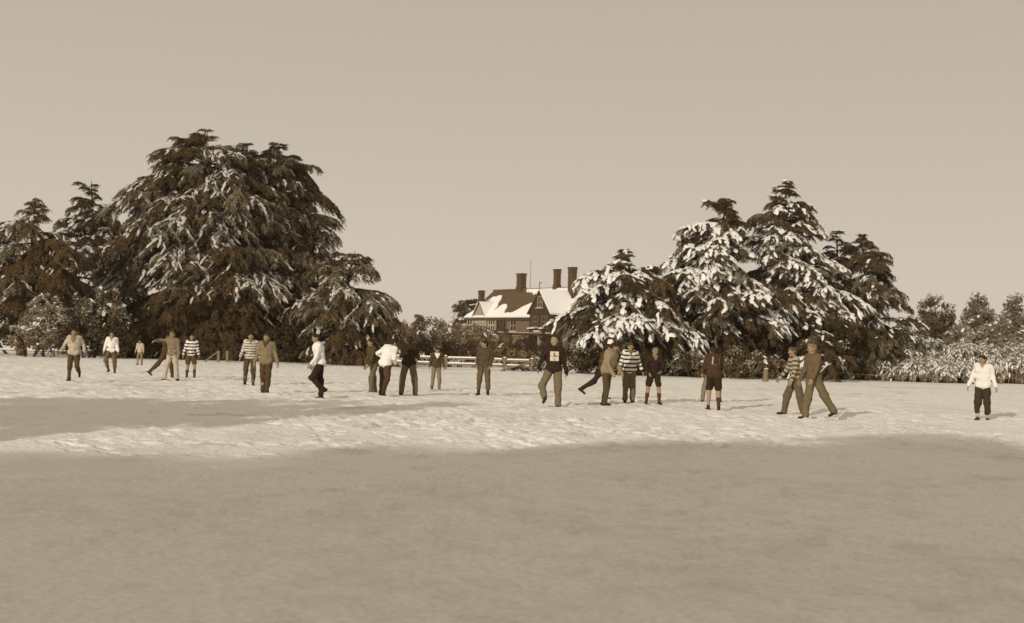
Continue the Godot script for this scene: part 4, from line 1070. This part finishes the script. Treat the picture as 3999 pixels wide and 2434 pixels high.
	br.add([Vector3(profile(prof, top - 1.2).x, top - 1.2, 0), Vector3(profile(prof, top).x, top, 0)], 0.05, 0.02, 4)
	var bo := part("branches", tubes_mesh(br), M.bark, root)
	bo.set_meta("kind", "stuff")
	copies("crown", P.spray, M.needle, leaf, leaf_tone, root)
	copies("snow_cover", P.pad0, M.tree_snow, pads[0], pad_tone[0], root)
	copies("snow_cover_001", P.pad1, M.tree_snow, pads[1], pad_tone[1], root)
	stats[0] += leaf.size()
	stats[1] += pads[0].size() + pads[1].size()
	return root


# A rounded shrub or broad tree: leaf clumps over overlapping lobes, on several stems. lobes: rows of centre x, y, z, reach x, reach y.
func shrub(called: String, label: String, category: String, group: String, base: Vector3, lobes: Array, o := {}) -> Node3D:
	rng.seed = hash(label) + int(o.get("seed", 0))
	var root := thing(called, label, category, base, group)
	var snow: float = o.get("snow", 0.4)
	var size: float = o.get("size", 0.5)
	var dens: float = o.get("dens", 1.0)
	var tone: Color = o.get("tone", Color(1, 1, 1))
	var patch := FastNoiseLite.new()
	patch.seed = rng.randi() % 10000
	patch.frequency = 0.6
	var leaf := []
	var leaf_tone := []
	var pads := [[], []]
	var pad_tone := [[], []]
	var stems := Tubes.new()
	for lobe in lobes:
		var c := Vector3(lobe[0], lobe[1], lobe[2])
		var rx: float = lobe[3]
		var ry: float = lobe[4]
		var rz: float = rx * 0.8
		stems.add([Vector3(c.x * 0.35, -0.1, c.z * 0.35), Vector3(c.x * 0.7, c.y * 0.5, c.z * 0.7), c + Vector3(0, ry * 0.4, 0)], 0.05 + 0.025 * ry + o.get("trunk", 0.0), 0.03, 6)
		for k in 4:
			var w := Vector3(rng.randfn(), absf(rng.randfn()), rng.randfn()).normalized()
			stems.add([c * 0.6, c + Vector3(w.x * rx, w.y * ry, w.z * rz) * 0.45, c + Vector3(w.x * rx, w.y * ry, w.z * rz) * 0.9], 0.05, 0.015, 4)
		var count := int((rx * ry + rx * rz + ry * rz) * 4.2 / (size * size) * 0.75 * dens) + 8
		for i in count:
			var w := Vector3(rng.randfn(), rng.randfn(), rng.randfn()).normalized()
			if w.z < -0.35 and rng.randf() < 0.5: continue
			var r := pow(rng.randf(), 0.28) * (1.0 + 0.3 * patch.get_noise_3dv(w * 1.6 + c))
			var p := c + Vector3(w.x * rx, w.y * ry, w.z * rz) * r
			if p.y < 0.05: continue
			var k := size * rng.randf_range(0.7, 1.3)
			var sh := rng.randf_range(0.7, 1.3)
			leaf.append(Transform3D(Basis.from_euler(Vector3(rng.randf_range(-0.6, 0.6), rng.randf() * TAU, rng.randf_range(-0.6, 0.6))).scaled(Vector3(k, k, k)), p))
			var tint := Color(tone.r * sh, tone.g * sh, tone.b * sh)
			if rng.randf() < snow * (0.65 + 0.5 * w.y): tint = tint.lerp(Color(4.0, 5.6, 8.6), rng.randf_range(0.1, 0.8))
			leaf_tone.append(tint)
			var chance := snow * clampf(0.35 + w.y * 0.9, 0.12, 1.0) * clampf(0.8 + 1.6 * patch.get_noise_3dv(p), 0.1, 1.6) * smooth01(0.55, 0.95, r)
			if rng.randf() < chance:
				var g := rng.randi() % 2
				var ks: float = size * o.get("snow_size", 1.0) * rng.randf_range(0.4, 0.95)
				var d := Vector3(w.x + rng.randf_range(-0.5, 0.5), -0.15 - 0.3 * absf(rng.randfn()), w.z + rng.randf_range(-0.5, 0.5))
				pads[g].append(aim(p + Vector3(0, k * 0.3, 0), d, Vector3(ks * 1.3, ks, ks), rng.randf_range(-0.4, 0.4)))
				pad_tone[g].append(Color(0.97, 0.97, 0.97))
	var so := part("stems" if not o.has("trunk") else "trunk", tubes_mesh(stems), M.bark, root)
	if not o.has("trunk"): so.set_meta("kind", "stuff")
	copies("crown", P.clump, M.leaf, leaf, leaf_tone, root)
	copies("snow_cover", P.pad0, M.tree_snow, pads[0], pad_tone[0], root)
	copies("snow_cover_001", P.pad1, M.tree_snow, pads[1], pad_tone[1], root)
	stats[0] += leaf.size()
	stats[1] += pads[0].size() + pads[1].size()
	return root


# A thicket of canes that arch over under the weight of snow.
func arching_shrub(called: String, label: String, group: String, base: Vector3, height: float, spread: float, o := {}) -> Node3D:
	rng.seed = hash(label)
	var root := thing(called, label, "shrub", base, group)
	var snow: float = o.get("snow", 0.8)
	var tone: Color = o.get("tone", Color(1, 1, 1))
	var leaf := []
	var leaf_tone := []
	var pads := [[], []]
	var pad_tone := [[], []]
	var canes := Tubes.new()
	for i in int(o.get("canes", 60)):
		var az := rng.randf() * TAU
		var foot := Vector3(cos(az), 0, sin(az)) * spread * 0.45 * sqrt(rng.randf())
		var out := Vector3(foot.x + rng.randfn() * 0.4, 0, foot.z + rng.randfn() * 0.4 + 0.25).normalized()
		var hh := height * rng.randf_range(0.5, 1.0)
		var far := spread * rng.randf_range(0.25, 0.6)
		var m := foot + Vector3(out.x * far * 0.15, hh * 1.45, out.z * far * 0.15)
		var tip := foot + out * far + Vector3(0, hh * rng.randf_range(0.25, 0.75), 0)
		var line := []
		for s in 8:
			var t := s / 7.0
			line.append(foot * (1 - t) * (1 - t) + m * 2.0 * t * (1 - t) + tip * t * t)
		canes.add(line, 0.03, 0.008, 4)
		for s in range(2, 8):
			var d: Vector3 = line[s] - line[s - 1]
			for k in 5:
				var side := d.normalized().rotated(Vector3.UP, rng.randf_range(-1.1, 1.1)) + Vector3(0, -0.5, 0)
				var sh := rng.randf_range(0.7, 1.3)
				var tint := Color(tone.r * sh, tone.g * sh, tone.b * sh)
				var hung := smooth01(0.15, 0.55, line[s].y / height)
				if rng.randf() < 0.95 * hung: tint = tint.lerp(Color(4.4, 6.3, 10.0), rng.randf_range(0.25, 0.9))
				var at: Vector3 = line[s] + Vector3(rng.randfn(), rng.randfn(), rng.randfn()) * 0.14
				leaf.append(aim(at, side, Vector3(0.32, 0.3, 0.5) * rng.randf_range(0.7, 1.25), rng.randf_range(-0.6, 0.6)))
				leaf_tone.append(tint)
				if rng.randf() < snow * 0.8 * hung:
					var g := rng.randi() % 2
					pads[g].append(aim(at + Vector3(0, 0.05, 0) + side * 0.15, side, Vector3(0.2, 0.2, 0.34) * rng.randf_range(0.5, 1.3), rng.randf_range(-0.4, 0.4)))
					pad_tone[g].append(Color(0.95, 0.95, 0.95))
	var so := part("canes", tubes_mesh(canes), M.bark, root)
	so.set_meta("kind", "stuff")
	copies("crown", P.spray, M.needle, leaf, leaf_tone, root)
	copies("snow_cover", P.pad0, M.tree_snow, pads[0], pad_tone[0], root)
	copies("snow_cover_001", P.pad1, M.tree_snow, pads[1], pad_tone[1], root)
	stats[0] += leaf.size()
	stats[1] += pads[0].size() + pads[1].size()
	return root


# ---------------------------------------------------------------- people

# Meshes the smooth union of tapered capsules [from, to, radius, radius] with surface nets.
func nets(bones: Array, k: float, cell: float, color: Callable, folds := 0.0, cut := Plane(Vector3.ZERO, 0)) -> Array:
	var lo := Vector3(1e9, 1e9, 1e9)
	var hi := -lo
	for b in bones:
		var r := Vector3.ONE * (maxf(b[2], b[3]) + k * 0.5 + cell * 2.5)
		lo = lo.min(b[0] - r).min(b[1] - r)
		hi = hi.max(b[0] + r).max(b[1] + r)
	var nx := int((hi.x - lo.x) / cell) + 2
	var ny := int((hi.y - lo.y) / cell) + 2
	var nz := int((hi.z - lo.z) / cell) + 2
	var sx := ny * nz
	var f := PackedFloat32Array()
	f.resize(nx * ny * nz)
	f.fill(1.0)
	for b in bones:
		var a: Vector3 = b[0]
		var ba: Vector3 = b[1] - b[0]
		var inv := 1.0 / maxf(ba.length_squared(), 1e-9)
		var ra: float = b[2]
		var rd: float = b[3] - b[2]
		var pad := Vector3.ONE * (maxf(b[2], b[3]) + k + cell * 2.0)
		var i0 := ((a.min(b[1]) - pad - lo) / cell).floor().max(Vector3.ZERO)
		var i1 := ((a.max(b[1]) + pad - lo) / cell).ceil().min(Vector3(nx - 1, ny - 1, nz - 1))
		for ix in range(int(i0.x), int(i1.x) + 1):
			for iy in range(int(i0.y), int(i1.y) + 1):
				var at := ix * sx + iy * nz
				for iz in range(int(i0.z), int(i1.z) + 1):
					var pa := lo + Vector3(ix, iy, iz) * cell - a
					var t := clampf(pa.dot(ba) * inv, 0.0, 1.0)
					var d := (pa - ba * t).length() - ra - rd * t
					var g := f[at + iz]
					var h := k - absf(g - d)
					f[at + iz] = minf(g, d) - (h * h / k * 0.25 if h > 0.0 else 0.0)
	var cutting := cut.normal != Vector3.ZERO
	if folds > 0.0 or cutting:
		for ix in nx:
			for iy in ny:
				var at := ix * sx + iy * nz
				for iz in nz:
					var g := f[at + iz]
					if absf(g) < 0.07 or cutting and g < 0.07:
						var p := lo + Vector3(ix, iy, iz) * cell
						if folds > 0.0: g += folds * fold_noise.get_noise_3dv(p)
						if cutting: g = maxf(g, cut.distance_to(p))
						f[at + iz] = g
	var at_cell := PackedInt32Array()
	at_cell.resize(f.size())
	at_cell.fill(-1)
	var v := PackedVector3Array()
	var n := PackedVector3Array()
	var c := PackedColorArray()
	var idx := PackedInt32Array()
	var band := cell * 2.0
	for ix in nx - 1:
		for iy in ny - 1:
			for iz in nz - 1:
				var o := ix * sx + iy * nz + iz
				var f0 := f[o]
				if f0 > band or f0 < -band:
					continue
				var f1 := f[o + sx]
				var f2 := f[o + nz]
				var f3 := f[o + sx + nz]
				var f4 := f[o + 1]
				var f5 := f[o + sx + 1]
				var f6 := f[o + nz + 1]
				var f7 := f[o + sx + nz + 1]
				var s := int(f0 < 0) + int(f1 < 0) + int(f2 < 0) + int(f3 < 0) + int(f4 < 0) + int(f5 < 0) + int(f6 < 0) + int(f7 < 0)
				if s == 0 or s == 8:
					continue
				var q := Vector3.ZERO
				var m := 0
				if (f0 < 0) != (f1 < 0): q += Vector3(f0 / (f0 - f1), 0, 0); m += 1
				if (f2 < 0) != (f3 < 0): q += Vector3(f2 / (f2 - f3), 1, 0); m += 1
				if (f4 < 0) != (f5 < 0): q += Vector3(f4 / (f4 - f5), 0, 1); m += 1
				if (f6 < 0) != (f7 < 0): q += Vector3(f6 / (f6 - f7), 1, 1); m += 1
				if (f0 < 0) != (f2 < 0): q += Vector3(0, f0 / (f0 - f2), 0); m += 1
				if (f1 < 0) != (f3 < 0): q += Vector3(1, f1 / (f1 - f3), 0); m += 1
				if (f4 < 0) != (f6 < 0): q += Vector3(0, f4 / (f4 - f6), 1); m += 1
				if (f5 < 0) != (f7 < 0): q += Vector3(1, f5 / (f5 - f7), 1); m += 1
				if (f0 < 0) != (f4 < 0): q += Vector3(0, 0, f0 / (f0 - f4)); m += 1
				if (f1 < 0) != (f5 < 0): q += Vector3(1, 0, f1 / (f1 - f5)); m += 1
				if (f2 < 0) != (f6 < 0): q += Vector3(0, 1, f2 / (f2 - f6)); m += 1
				if (f3 < 0) != (f7 < 0): q += Vector3(1, 1, f3 / (f3 - f7)); m += 1
				var p := lo + (Vector3(ix, iy, iz) + q / m) * cell
				at_cell[o] = v.size()
				v.append(p)
				n.append(Vector3(f1 + f3 + f5 + f7 - f0 - f2 - f4 - f6, f2 + f3 + f6 + f7 - f0 - f1 - f4 - f5, f4 + f5 + f6 + f7 - f0 - f1 - f2 - f3).normalized())
				c.append(color.call(p))
	for ix in range(1, nx - 1):
		for iy in range(1, ny - 1):
			for iz in range(1, nz - 1):
				var o := ix * sx + iy * nz + iz
				if at_cell[o] < 0:
					continue
				var neg := f[o] < 0
				for axis in 3:
					var step: int = [sx, nz, 1][axis]
					if neg == (f[o + step] < 0):
						continue
					var u: int = [nz, 1, sx][axis]
					var w: int = [1, sx, nz][axis]
					var a0 := at_cell[o]
					var a1 := at_cell[o - u]
					var a2 := at_cell[o - u - w]
					var a3 := at_cell[o - w]
					if a1 < 0 or a2 < 0 or a3 < 0:
						continue
					if neg: idx.append_array([a0, a2, a1, a0, a3, a2])
					else: idx.append_array([a0, a1, a2, a0, a2, a3])
	return [v, n, c, idx]


func joined(into: Array, more: Array, t: Transform3D) -> void:
	var first: int = into[0].size()
	for i in more[0].size():
		into[0].append(t * more[0][i])
		into[1].append((t.basis * more[1][i]).normalized())
	into[2].append_array(more[2])
	var flip := t.basis.determinant() < 0.0
	for i in range(0, more[3].size(), 3):
		into[3].append_array([first + more[3][i], first + more[3][i + (2 if flip else 1)], first + more[3][i + (1 if flip else 2)]])


func netted(a: Array) -> ArrayMesh:
	return arrays(a[0], a[3], a[1], a[2])


func make_head() -> void:
	var skull := [
		[Vector3(0, 0.025, -0.03), Vector3(0, 0.03, 0.025), 0.076, 0.074], [Vector3(0, -0.03, 0.03), Vector3(0, -0.078, 0.05), 0.056, 0.036],
		[Vector3(-0.035, -0.015, 0.045), Vector3(0.035, -0.015, 0.045), 0.042, 0.042], [Vector3(0, 0.008, 0.098), Vector3(0, -0.028, 0.112), 0.008, 0.014],
		[Vector3(-0.03, 0.022, 0.085), Vector3(0.03, 0.022, 0.085), 0.014, 0.014],
		[Vector3(-0.078, 0.012, -0.005), Vector3(-0.078, -0.022, 0.004), 0.014, 0.010], [Vector3(0.078, 0.012, -0.005), Vector3(0.078, -0.022, 0.004), 0.014, 0.010],
		[Vector3(0, -0.05, -0.02), Vector3(0, -0.14, -0.03), 0.052, 0.056]]
	P.head = nets(skull, 0.02, 0.008, func(p: Vector3) -> Color:
		if p.z > 0.06:
			if Vector2(absf(p.x) - 0.031, (p.y - 0.002) * 1.5).length() < 0.013: return Color(0.03, 0.02, 0.012)
			if Vector2(absf(p.x) - 0.031, (p.y - 0.021) * 3.0).length() < 0.018: return Color(0.08, 0.05, 0.025)
			if Vector2(p.x, (p.y + 0.062) * 2.6).length() < 0.022: return Color(0.15, 0.075, 0.045)
		return SKIN)
	P.hair = nets([[Vector3(0, 0.032, -0.032), Vector3(0, 0.04, 0.026), 0.085, 0.082], [Vector3(0, -0.01, -0.05), Vector3(0, -0.05, -0.05), 0.066, 0.05], [Vector3(-0.03, 0.09, 0.06), Vector3(0.035, 0.095, 0.04), 0.028, 0.03]], 0.03, 0.009,
		func(_p: Vector3) -> Color: return Color.WHITE, 0.012, Plane(Vector3(0, -0.66, 0.75).normalized(), 0.022))
	P.cap = nets([[Vector3(0, 0.055, -0.03), Vector3(0, 0.05, 0.04), 0.09, 0.085], [Vector3(-0.045, 0.05, 0.11), Vector3(0.045, 0.05, 0.11), 0.018, 0.018]], 0.04, 0.01,
		func(_p: Vector3) -> Color: return Color.WHITE, 0.0, Plane(Vector3(0, -1, 0.25).normalized(), -0.03))
	# a relaxed right hand: wrist at the origin, fingers along -y, palm towards -x, thumb towards +z
	var hand := [
		[Vector3(0, 0.03, 0), Vector3(0, -0.02, 0), 0.026, 0.024], [Vector3(0, -0.02, -0.018), Vector3(0, -0.085, -0.026), 0.019, 0.016],
		[Vector3(0, -0.02, 0.0), Vector3(0, -0.09, 0.0), 0.019, 0.016], [Vector3(0, -0.02, 0.015), Vector3(0, -0.088, 0.026), 0.02, 0.016]]
	for q in [[-0.031, 0.052, 0.0085], [-0.011, 0.066, 0.0095], [0.010, 0.072, 0.0098], [0.030, 0.064, 0.0095]]:
		var a := Vector3(0.002, -0.088, q[0])
		var b := a + Vector3(-0.012, -0.45 * q[1], 0.0)
		var c := b + Vector3(-0.022, -0.36 * q[1], 0.0)
		var d := c + Vector3(-0.02, -0.14 * q[1], 0.0)
		hand.append_array([[a, b, q[2], q[2]], [b, c, q[2], q[2] * 0.92], [c, d, q[2] * 0.92, q[2] * 0.8]])
	hand.append_array([[Vector3(-0.004, -0.02, 0.018), Vector3(-0.016, -0.05, 0.044), 0.016, 0.012], [Vector3(-0.016, -0.05, 0.044), Vector3(-0.026, -0.085, 0.05), 0.012, 0.0085]])
	P.hand = nets(hand, 0.008, 0.0075, func(_p: Vector3) -> Color: return SKIN)


func turned(a: float, out: float) -> Vector3:   # a limb that hangs down, swung forward by a and to the side by out (degrees)
	var v := Vector3(0, -cos(deg_to_rad(a)), sin(deg_to_rad(a)))
	return v.rotated(Vector3(0, 0, 1), deg_to_rad(out))


# o: pose (lean, side, twist, legs, arms, head) and outfit.
func person(label: String, at: Vector3, yaw: float, tall: float, o: Dictionary) -> Node3D:
	var s := tall / 1.72
	var hipy := 0.0
	var root := thing("person", label, "person", at, o.get("group", ""))
	root.rotation.y = deg_to_rad(yaw)
	var tb := Basis(Vector3.UP, deg_to_rad(o.get("twist", 0.0))) * Basis(Vector3(1, 0, 0), deg_to_rad(o.get("lean", 4.0))) * Basis(Vector3(0, 0, 1), deg_to_rad(o.get("side", 0.0)))
	var X := tb.x
	var U := tb.y
	var F := tb.z
	var hb := Basis(Vector3.UP, deg_to_rad(o.get("twist", 0.0)) * 0.3)
	# legs, [thigh forward, thigh out, knee], the person's left (+x) first
	var J := {}
	var lowest := 1e9
	for side in [1, -1]:
		var q: Array = o.get("leg_l" if side == 1 else "leg_r", [0, 4, 3])
		var hip := hb * Vector3(0.092 * side, -0.03, 0)
		var thigh := turned(q[0], q[1] * side)
		var shin := turned(q[0] - q[2], (q[1] * 0.5 + (q[3] if q.size() > 3 else 0.0)) * side)
		var knee := hip + thigh * 0.435
		var ankle := knee + shin * 0.425
		var sa: float = q[0] - q[2]
		var fp := deg_to_rad(clampf((-sa - 14.0) * 0.9, 0.0, 75.0)) if sa < 0 else -deg_to_rad(clampf(sa - 8.0, 0.0, 30.0) * 0.8)
		var fd := Vector3(0, -sin(fp), cos(fp)).rotated(Vector3.UP, deg_to_rad(10.0 * side))
		var heel := ankle + shin * 0.05 - fd * 0.045
		var toe := ankle + Vector3(0, -0.055, 0).lerp(shin * 0.055, clampf(absf(fp), 0, 1)) + fd * 0.155
		J[side] = [hip, knee, ankle, heel, toe]
		lowest = minf(lowest, minf(heel.y - 0.042, toe.y - 0.034))
	hipy = -lowest
	var up := Vector3(0, hipy, 0)
	for side in [1, -1]:
		for i in 5:
			J[side][i] = (J[side][i] + up) * s
	var pv := up
	var A := {}
	for side in [1, -1]:
		var q: Array = o.get("arm_l" if side == 1 else "arm_r", [0, 8, 12])
		var sh: Vector3 = pv + U * 0.465 + X * 0.178 * side
		var upper := tb * turned(q[0], q[1] * side)
		var fore := tb * turned(q[0] + q[2], q[1] * side).rotated(Vector3.UP, deg_to_rad((q[3] if q.size() > 3 else 0.0) * -side))
		var elbow := sh + upper * 0.29
		var wrist := elbow + fore * 0.25
		A[side] = [sh * s, elbow * s, wrist * s, fore, (elbow + fore * 0.29) * s]
	var torso := func(g: float) -> Array:
		return [
			[(pv - X * 0.07) * s, (pv + X * 0.07) * s, (0.105 + g) * s, (0.105 + g) * s],
			[(pv + U * 0.2 - X * 0.065) * s, (pv + U * 0.2 + X * 0.065) * s, (0.1 + g) * s, (0.1 + g) * s],
			[(pv + U * 0.38 - X * 0.085 + F * 0.01) * s, (pv + U * 0.38 + X * 0.085 + F * 0.01) * s, (0.11 + g) * s, (0.11 + g) * s],
			[(pv + U * 0.465 - X * 0.14) * s, (pv + U * 0.465 + X * 0.14) * s, (0.062 + g) * s, (0.062 + g) * s],
			[(pv + U * 0.1) * s, (pv + U * 0.42) * s, (0.11 + g) * s, (0.1 + g) * s]]
	var hq: Array = o.get("head", [0, 0])
	var neck := (pv + U * 0.5) * s
	var hbasis := tb * Basis(Vector3.UP, deg_to_rad(hq[0])) * Basis(Vector3(1, 0, 0), deg_to_rad(hq[1] - o.get("lean", 4.0) * 0.6))
	var hpos := neck + (U * 0.03 + hbasis.y * 0.115 + hbasis.z * 0.025) * s
	# the body
	var bones: Array = torso.call(0.0)
	bones.append([neck - U * 0.04 * s, hpos - hbasis.y * 0.05 * s, 0.058 * s, 0.052 * s])
	for side in [1, -1]:
		bones.append([J[side][0], J[side][1], 0.082 * s, 0.056 * s])
		bones.append([J[side][1], J[side][2], 0.056 * s, 0.036 * s])
		bones.append([J[side][1].lerp(J[side][2], 0.12), J[side][1].lerp(J[side][2], 0.5), 0.05 * s, 0.052 * s])
		bones.append([J[side][3], J[side][4], 0.033 * s, 0.026 * s])
		bones.append([A[side][0], A[side][1], 0.05 * s, 0.04 * s])
		bones.append([A[side][1], A[side][2], 0.041 * s, 0.028 * s])
	var body := nets(bones, 0.04 * s, 0.021, func(_p: Vector3) -> Color: return SKIN)
	joined(body, P.head, Transform3D(hbasis.scaled(Vector3.ONE * s), hpos))
	for side in [1, -1]:
		var y: Vector3 = -A[side][3]
		var z := (F - y * F.dot(y)).normalized()
		if z.length() < 0.5: z = (U - y * U.dot(y)).normalized()
		var x := y.cross(z)
		joined(body, P.hand, Transform3D(Basis(x * s * (1 if side == -1 else -1) * -1.0, y * s, z * s), A[side][2]))
	part("body", netted(body), M.person, root)
	# clothes
	var top: Array = torso.call(o.get("loose", 0.022))
	var tuck: float = o.get("hem", 0.0)
	if tuck > 0.0:
		top[0][0] -= U * tuck * s
		top[0][1] -= U * tuck * s
	var sleeve: float = o.get("sleeve", 1.0)
	for side in [1, -1]:
		top.append([A[side][0], A[side][1], 0.068 * s, 0.056 * s])
		top.append([A[side][1], A[side][1].lerp(A[side][2], sleeve), 0.056 * s, 0.044 * s])
	var c0: Color = o.top
	var c1: Color = o.get("stripe", c0)
	var period: float = o.get("period", 0.1) * s
	var vee: float = o.get("vee", 0.0)
	var vcol: Color = o.get("vee_color", SKIN)
	var paint := func(p: Vector3) -> Color:
		var y := (p - pv * s).dot(U)
		var x := (p - pv * s).dot(X)
		var z := (p - pv * s).dot(F)
		if vee > 0.0 and z > 0.03 * s and absf(x) < (y - (0.49 - vee) * s) * 0.55 and absf(x) < 0.09 * s: return vcol
		if c1 == c0: return c0
		var at_arm := 1e9
		var along := 0.0
		for side in [1, -1]:
			if x * side < 0.15 * s: continue
			for e in 2:
				var a: Vector3 = A[side][e]
				var ab: Vector3 = A[side][e + 1] - a
				var t := clampf((p - a).dot(ab) / ab.length_squared(), 0, 1)
				var d := (p - a - ab * t).length()
				if d < at_arm:
					at_arm = d
					along = ab.length() * t + e * 0.29 * s
		var w := along + 0.03 if at_arm < 0.085 * s else 0.465 * s - y + 0.03
		return c0 if fposmod(w, period) < period * o.get("share", 0.5) else c1
	var shirt := part(o.get("top_name", "jersey"), netted(nets(top, 0.035 * s, 0.0165, paint, 0.03)), M.person, root)
	if o.has("hang"):   # a shirt tail that hangs out over the trousers
		var tail := [[(pv + U * 0.02 - X * 0.07) * s, (pv - U * 0.15 - X * 0.03 + F * 0.05) * s, 0.1 * s, 0.05 * s], [(pv + U * 0.02 + X * 0.07) * s, (pv - U * 0.12 + X * 0.05 + F * 0.04) * s, 0.1 * s, 0.05 * s], [(pv - F * 0.02) * s, (pv - U * 0.1 - F * 0.1) * s, 0.1 * s, 0.05 * s]]
		part("shirt_tail", netted(nets(tail, 0.03, 0.0165, func(_p: Vector3) -> Color: return c0, 0.015)), M.person, root)
	var legs := [[(pv - X * 0.06) * s, (pv + X * 0.06) * s, 0.112 * s, 0.112 * s], [(pv + U * 0.09 - X * 0.06) * s, (pv + U * 0.09 + X * 0.06) * s, 0.106 * s, 0.106 * s]]
	var shorts: bool = o.get("shorts", false)
	var lc: Color = o.legs
	var bag: float = o.get("baggy", 0.0)
	var lpaint := func(p: Vector3) -> Color:
		if o.has("band") and (p - pv * s).dot(U) > 0.035 * s: return o.band
		return lc
	for side in [1, -1]:
		if shorts:
			legs.append([J[side][0], J[side][0].lerp(J[side][1], 0.78), 0.108 * s, (0.096 + bag) * s])
		else:
			legs.append([J[side][0], J[side][1], (0.102 + bag * 0.5) * s, (0.08 + bag) * s])
			legs.append([J[side][1], J[side][1].lerp(J[side][2], o.get("cuff", 0.98)), (0.08 + bag) * s, (0.062 + bag) * s])
	part("shorts" if shorts else "trousers", netted(nets(legs, 0.03 * s, 0.0175, lpaint, 0.03)), M.person, root)
	for side in [1, -1]:
		var sc: Color = o.get("socks", Color(0.1, 0.07, 0.04))
		if shorts or o.get("cuff", 0.98) < 0.9:
			var from := 0.22 if shorts else 0.6
			var only: int = o.get("one_sock", 0)
			if only == 0 or only == side:
				part("sock", netted(nets([[J[side][1].lerp(J[side][2], from), J[side][1].lerp(J[side][2], 0.5), 0.058 * s, 0.06 * s], [J[side][1].lerp(J[side][2], 0.5), J[side][2], 0.06 * s, 0.044 * s]], 0.02, 0.0165, func(_p: Vector3) -> Color: return sc)), M.person, root)
		var bc: Color = o.get("boots", Color(0.04, 0.028, 0.016))
		part("boot", netted(nets([[J[side][3], J[side][4], 0.042 * s, 0.034 * s], [J[side][3] + (J[side][4] - J[side][3]) * 0.2, J[side][2] + (J[side][1] - J[side][2]) * 0.08, 0.042 * s, 0.046 * s]], 0.02, 0.014, func(_p: Vector3) -> Color: return bc)), M.person, root)
	var hc: Color = o.get("hair", Color(0.04, 0.026, 0.014))
	var hair := []
	for k in 4: hair.append(P.hair[k].duplicate())
	for k in hair[2].size(): hair[2][k] = hc
	var ht := Transform3D(hbasis.scaled(Vector3.ONE * s), hpos)
	var he := [PackedVector3Array(), PackedVector3Array(), PackedColorArray(), PackedInt32Array()]
	joined(he, hair, ht)
	part("hair", netted(he), M.person, root)
	if o.has("cap"):
		var cp := [PackedVector3Array(), PackedVector3Array(), PackedColorArray(), PackedInt32Array()]
		joined(cp, P.cap, ht)
		for k in cp[2].size(): cp[2][k] = o.cap
		part("cap", netted(cp), M.person, root)
	if o.has("glove"):
		var gs: int = o.glove
		part("glove", netted(nets([[A[gs][2], A[gs][4], 0.045 * s, 0.05 * s], [A[gs][4], A[gs][4] + A[gs][3] * 0.06, 0.045, 0.036]], 0.02, 0.013, func(_p: Vector3) -> Color: return Color(0.02, 0.014, 0.008))), M.person, root)
	if o.has("patch"):   # something sewn to the back of the jersey, laid on its surface
		var pt: Array = o.patch
		for item in pt:
			var name_: String = item[0]
			var poly: Array = item[1]   # x, y corners on the back, metres, y from the pelvis
			var st := SurfaceTool.new()
			st.begin(Mesh.PRIMITIVE_TRIANGLES)
			var back := func(q: Vector2) -> Vector3:
				var w: Vector3 = (pv + U * q.y + X * q.x) * s
				var from := w - F * 0.5
				var dist := 0.0
				for step in 60:
					var dmin := 1e9
					for b in top:
						var ba: Vector3 = b[1] - b[0]
						var tt := clampf((from + F * dist - b[0]).dot(ba) / maxf(ba.length_squared(), 1e-9), 0, 1)
						dmin = minf(dmin, (from + F * dist - b[0] - ba * tt).length() - lerpf(b[2], b[3], tt))
					if dmin < 0.018 + item[2]: break
					dist += maxf(dmin - 0.017 - item[2], 0.002)
				return from + F * dist
			var n := 6
			for i in n:
				for j in n:
					var cs := []
					for d in [[0, 0], [1, 0], [1, 1], [0, 1]]:
						var uu: float = (i + d[0]) / float(n)
						var vv: float = (j + d[1]) / float(n)
						var e0: Vector2 = poly[0].lerp(poly[1], uu)
						var e1: Vector2 = poly[3].lerp(poly[2], uu)
						cs.append([back.call(e0.lerp(e1, vv)), Vector2(uu, 1.0 - vv)])
					for corner in [0, 2, 1, 0, 3, 2]:
						st.set_uv(cs[corner][1])
						st.add_vertex(cs[corner][0])
			st.generate_normals()
			part(name_, st.commit(), item[3], root)
	return root
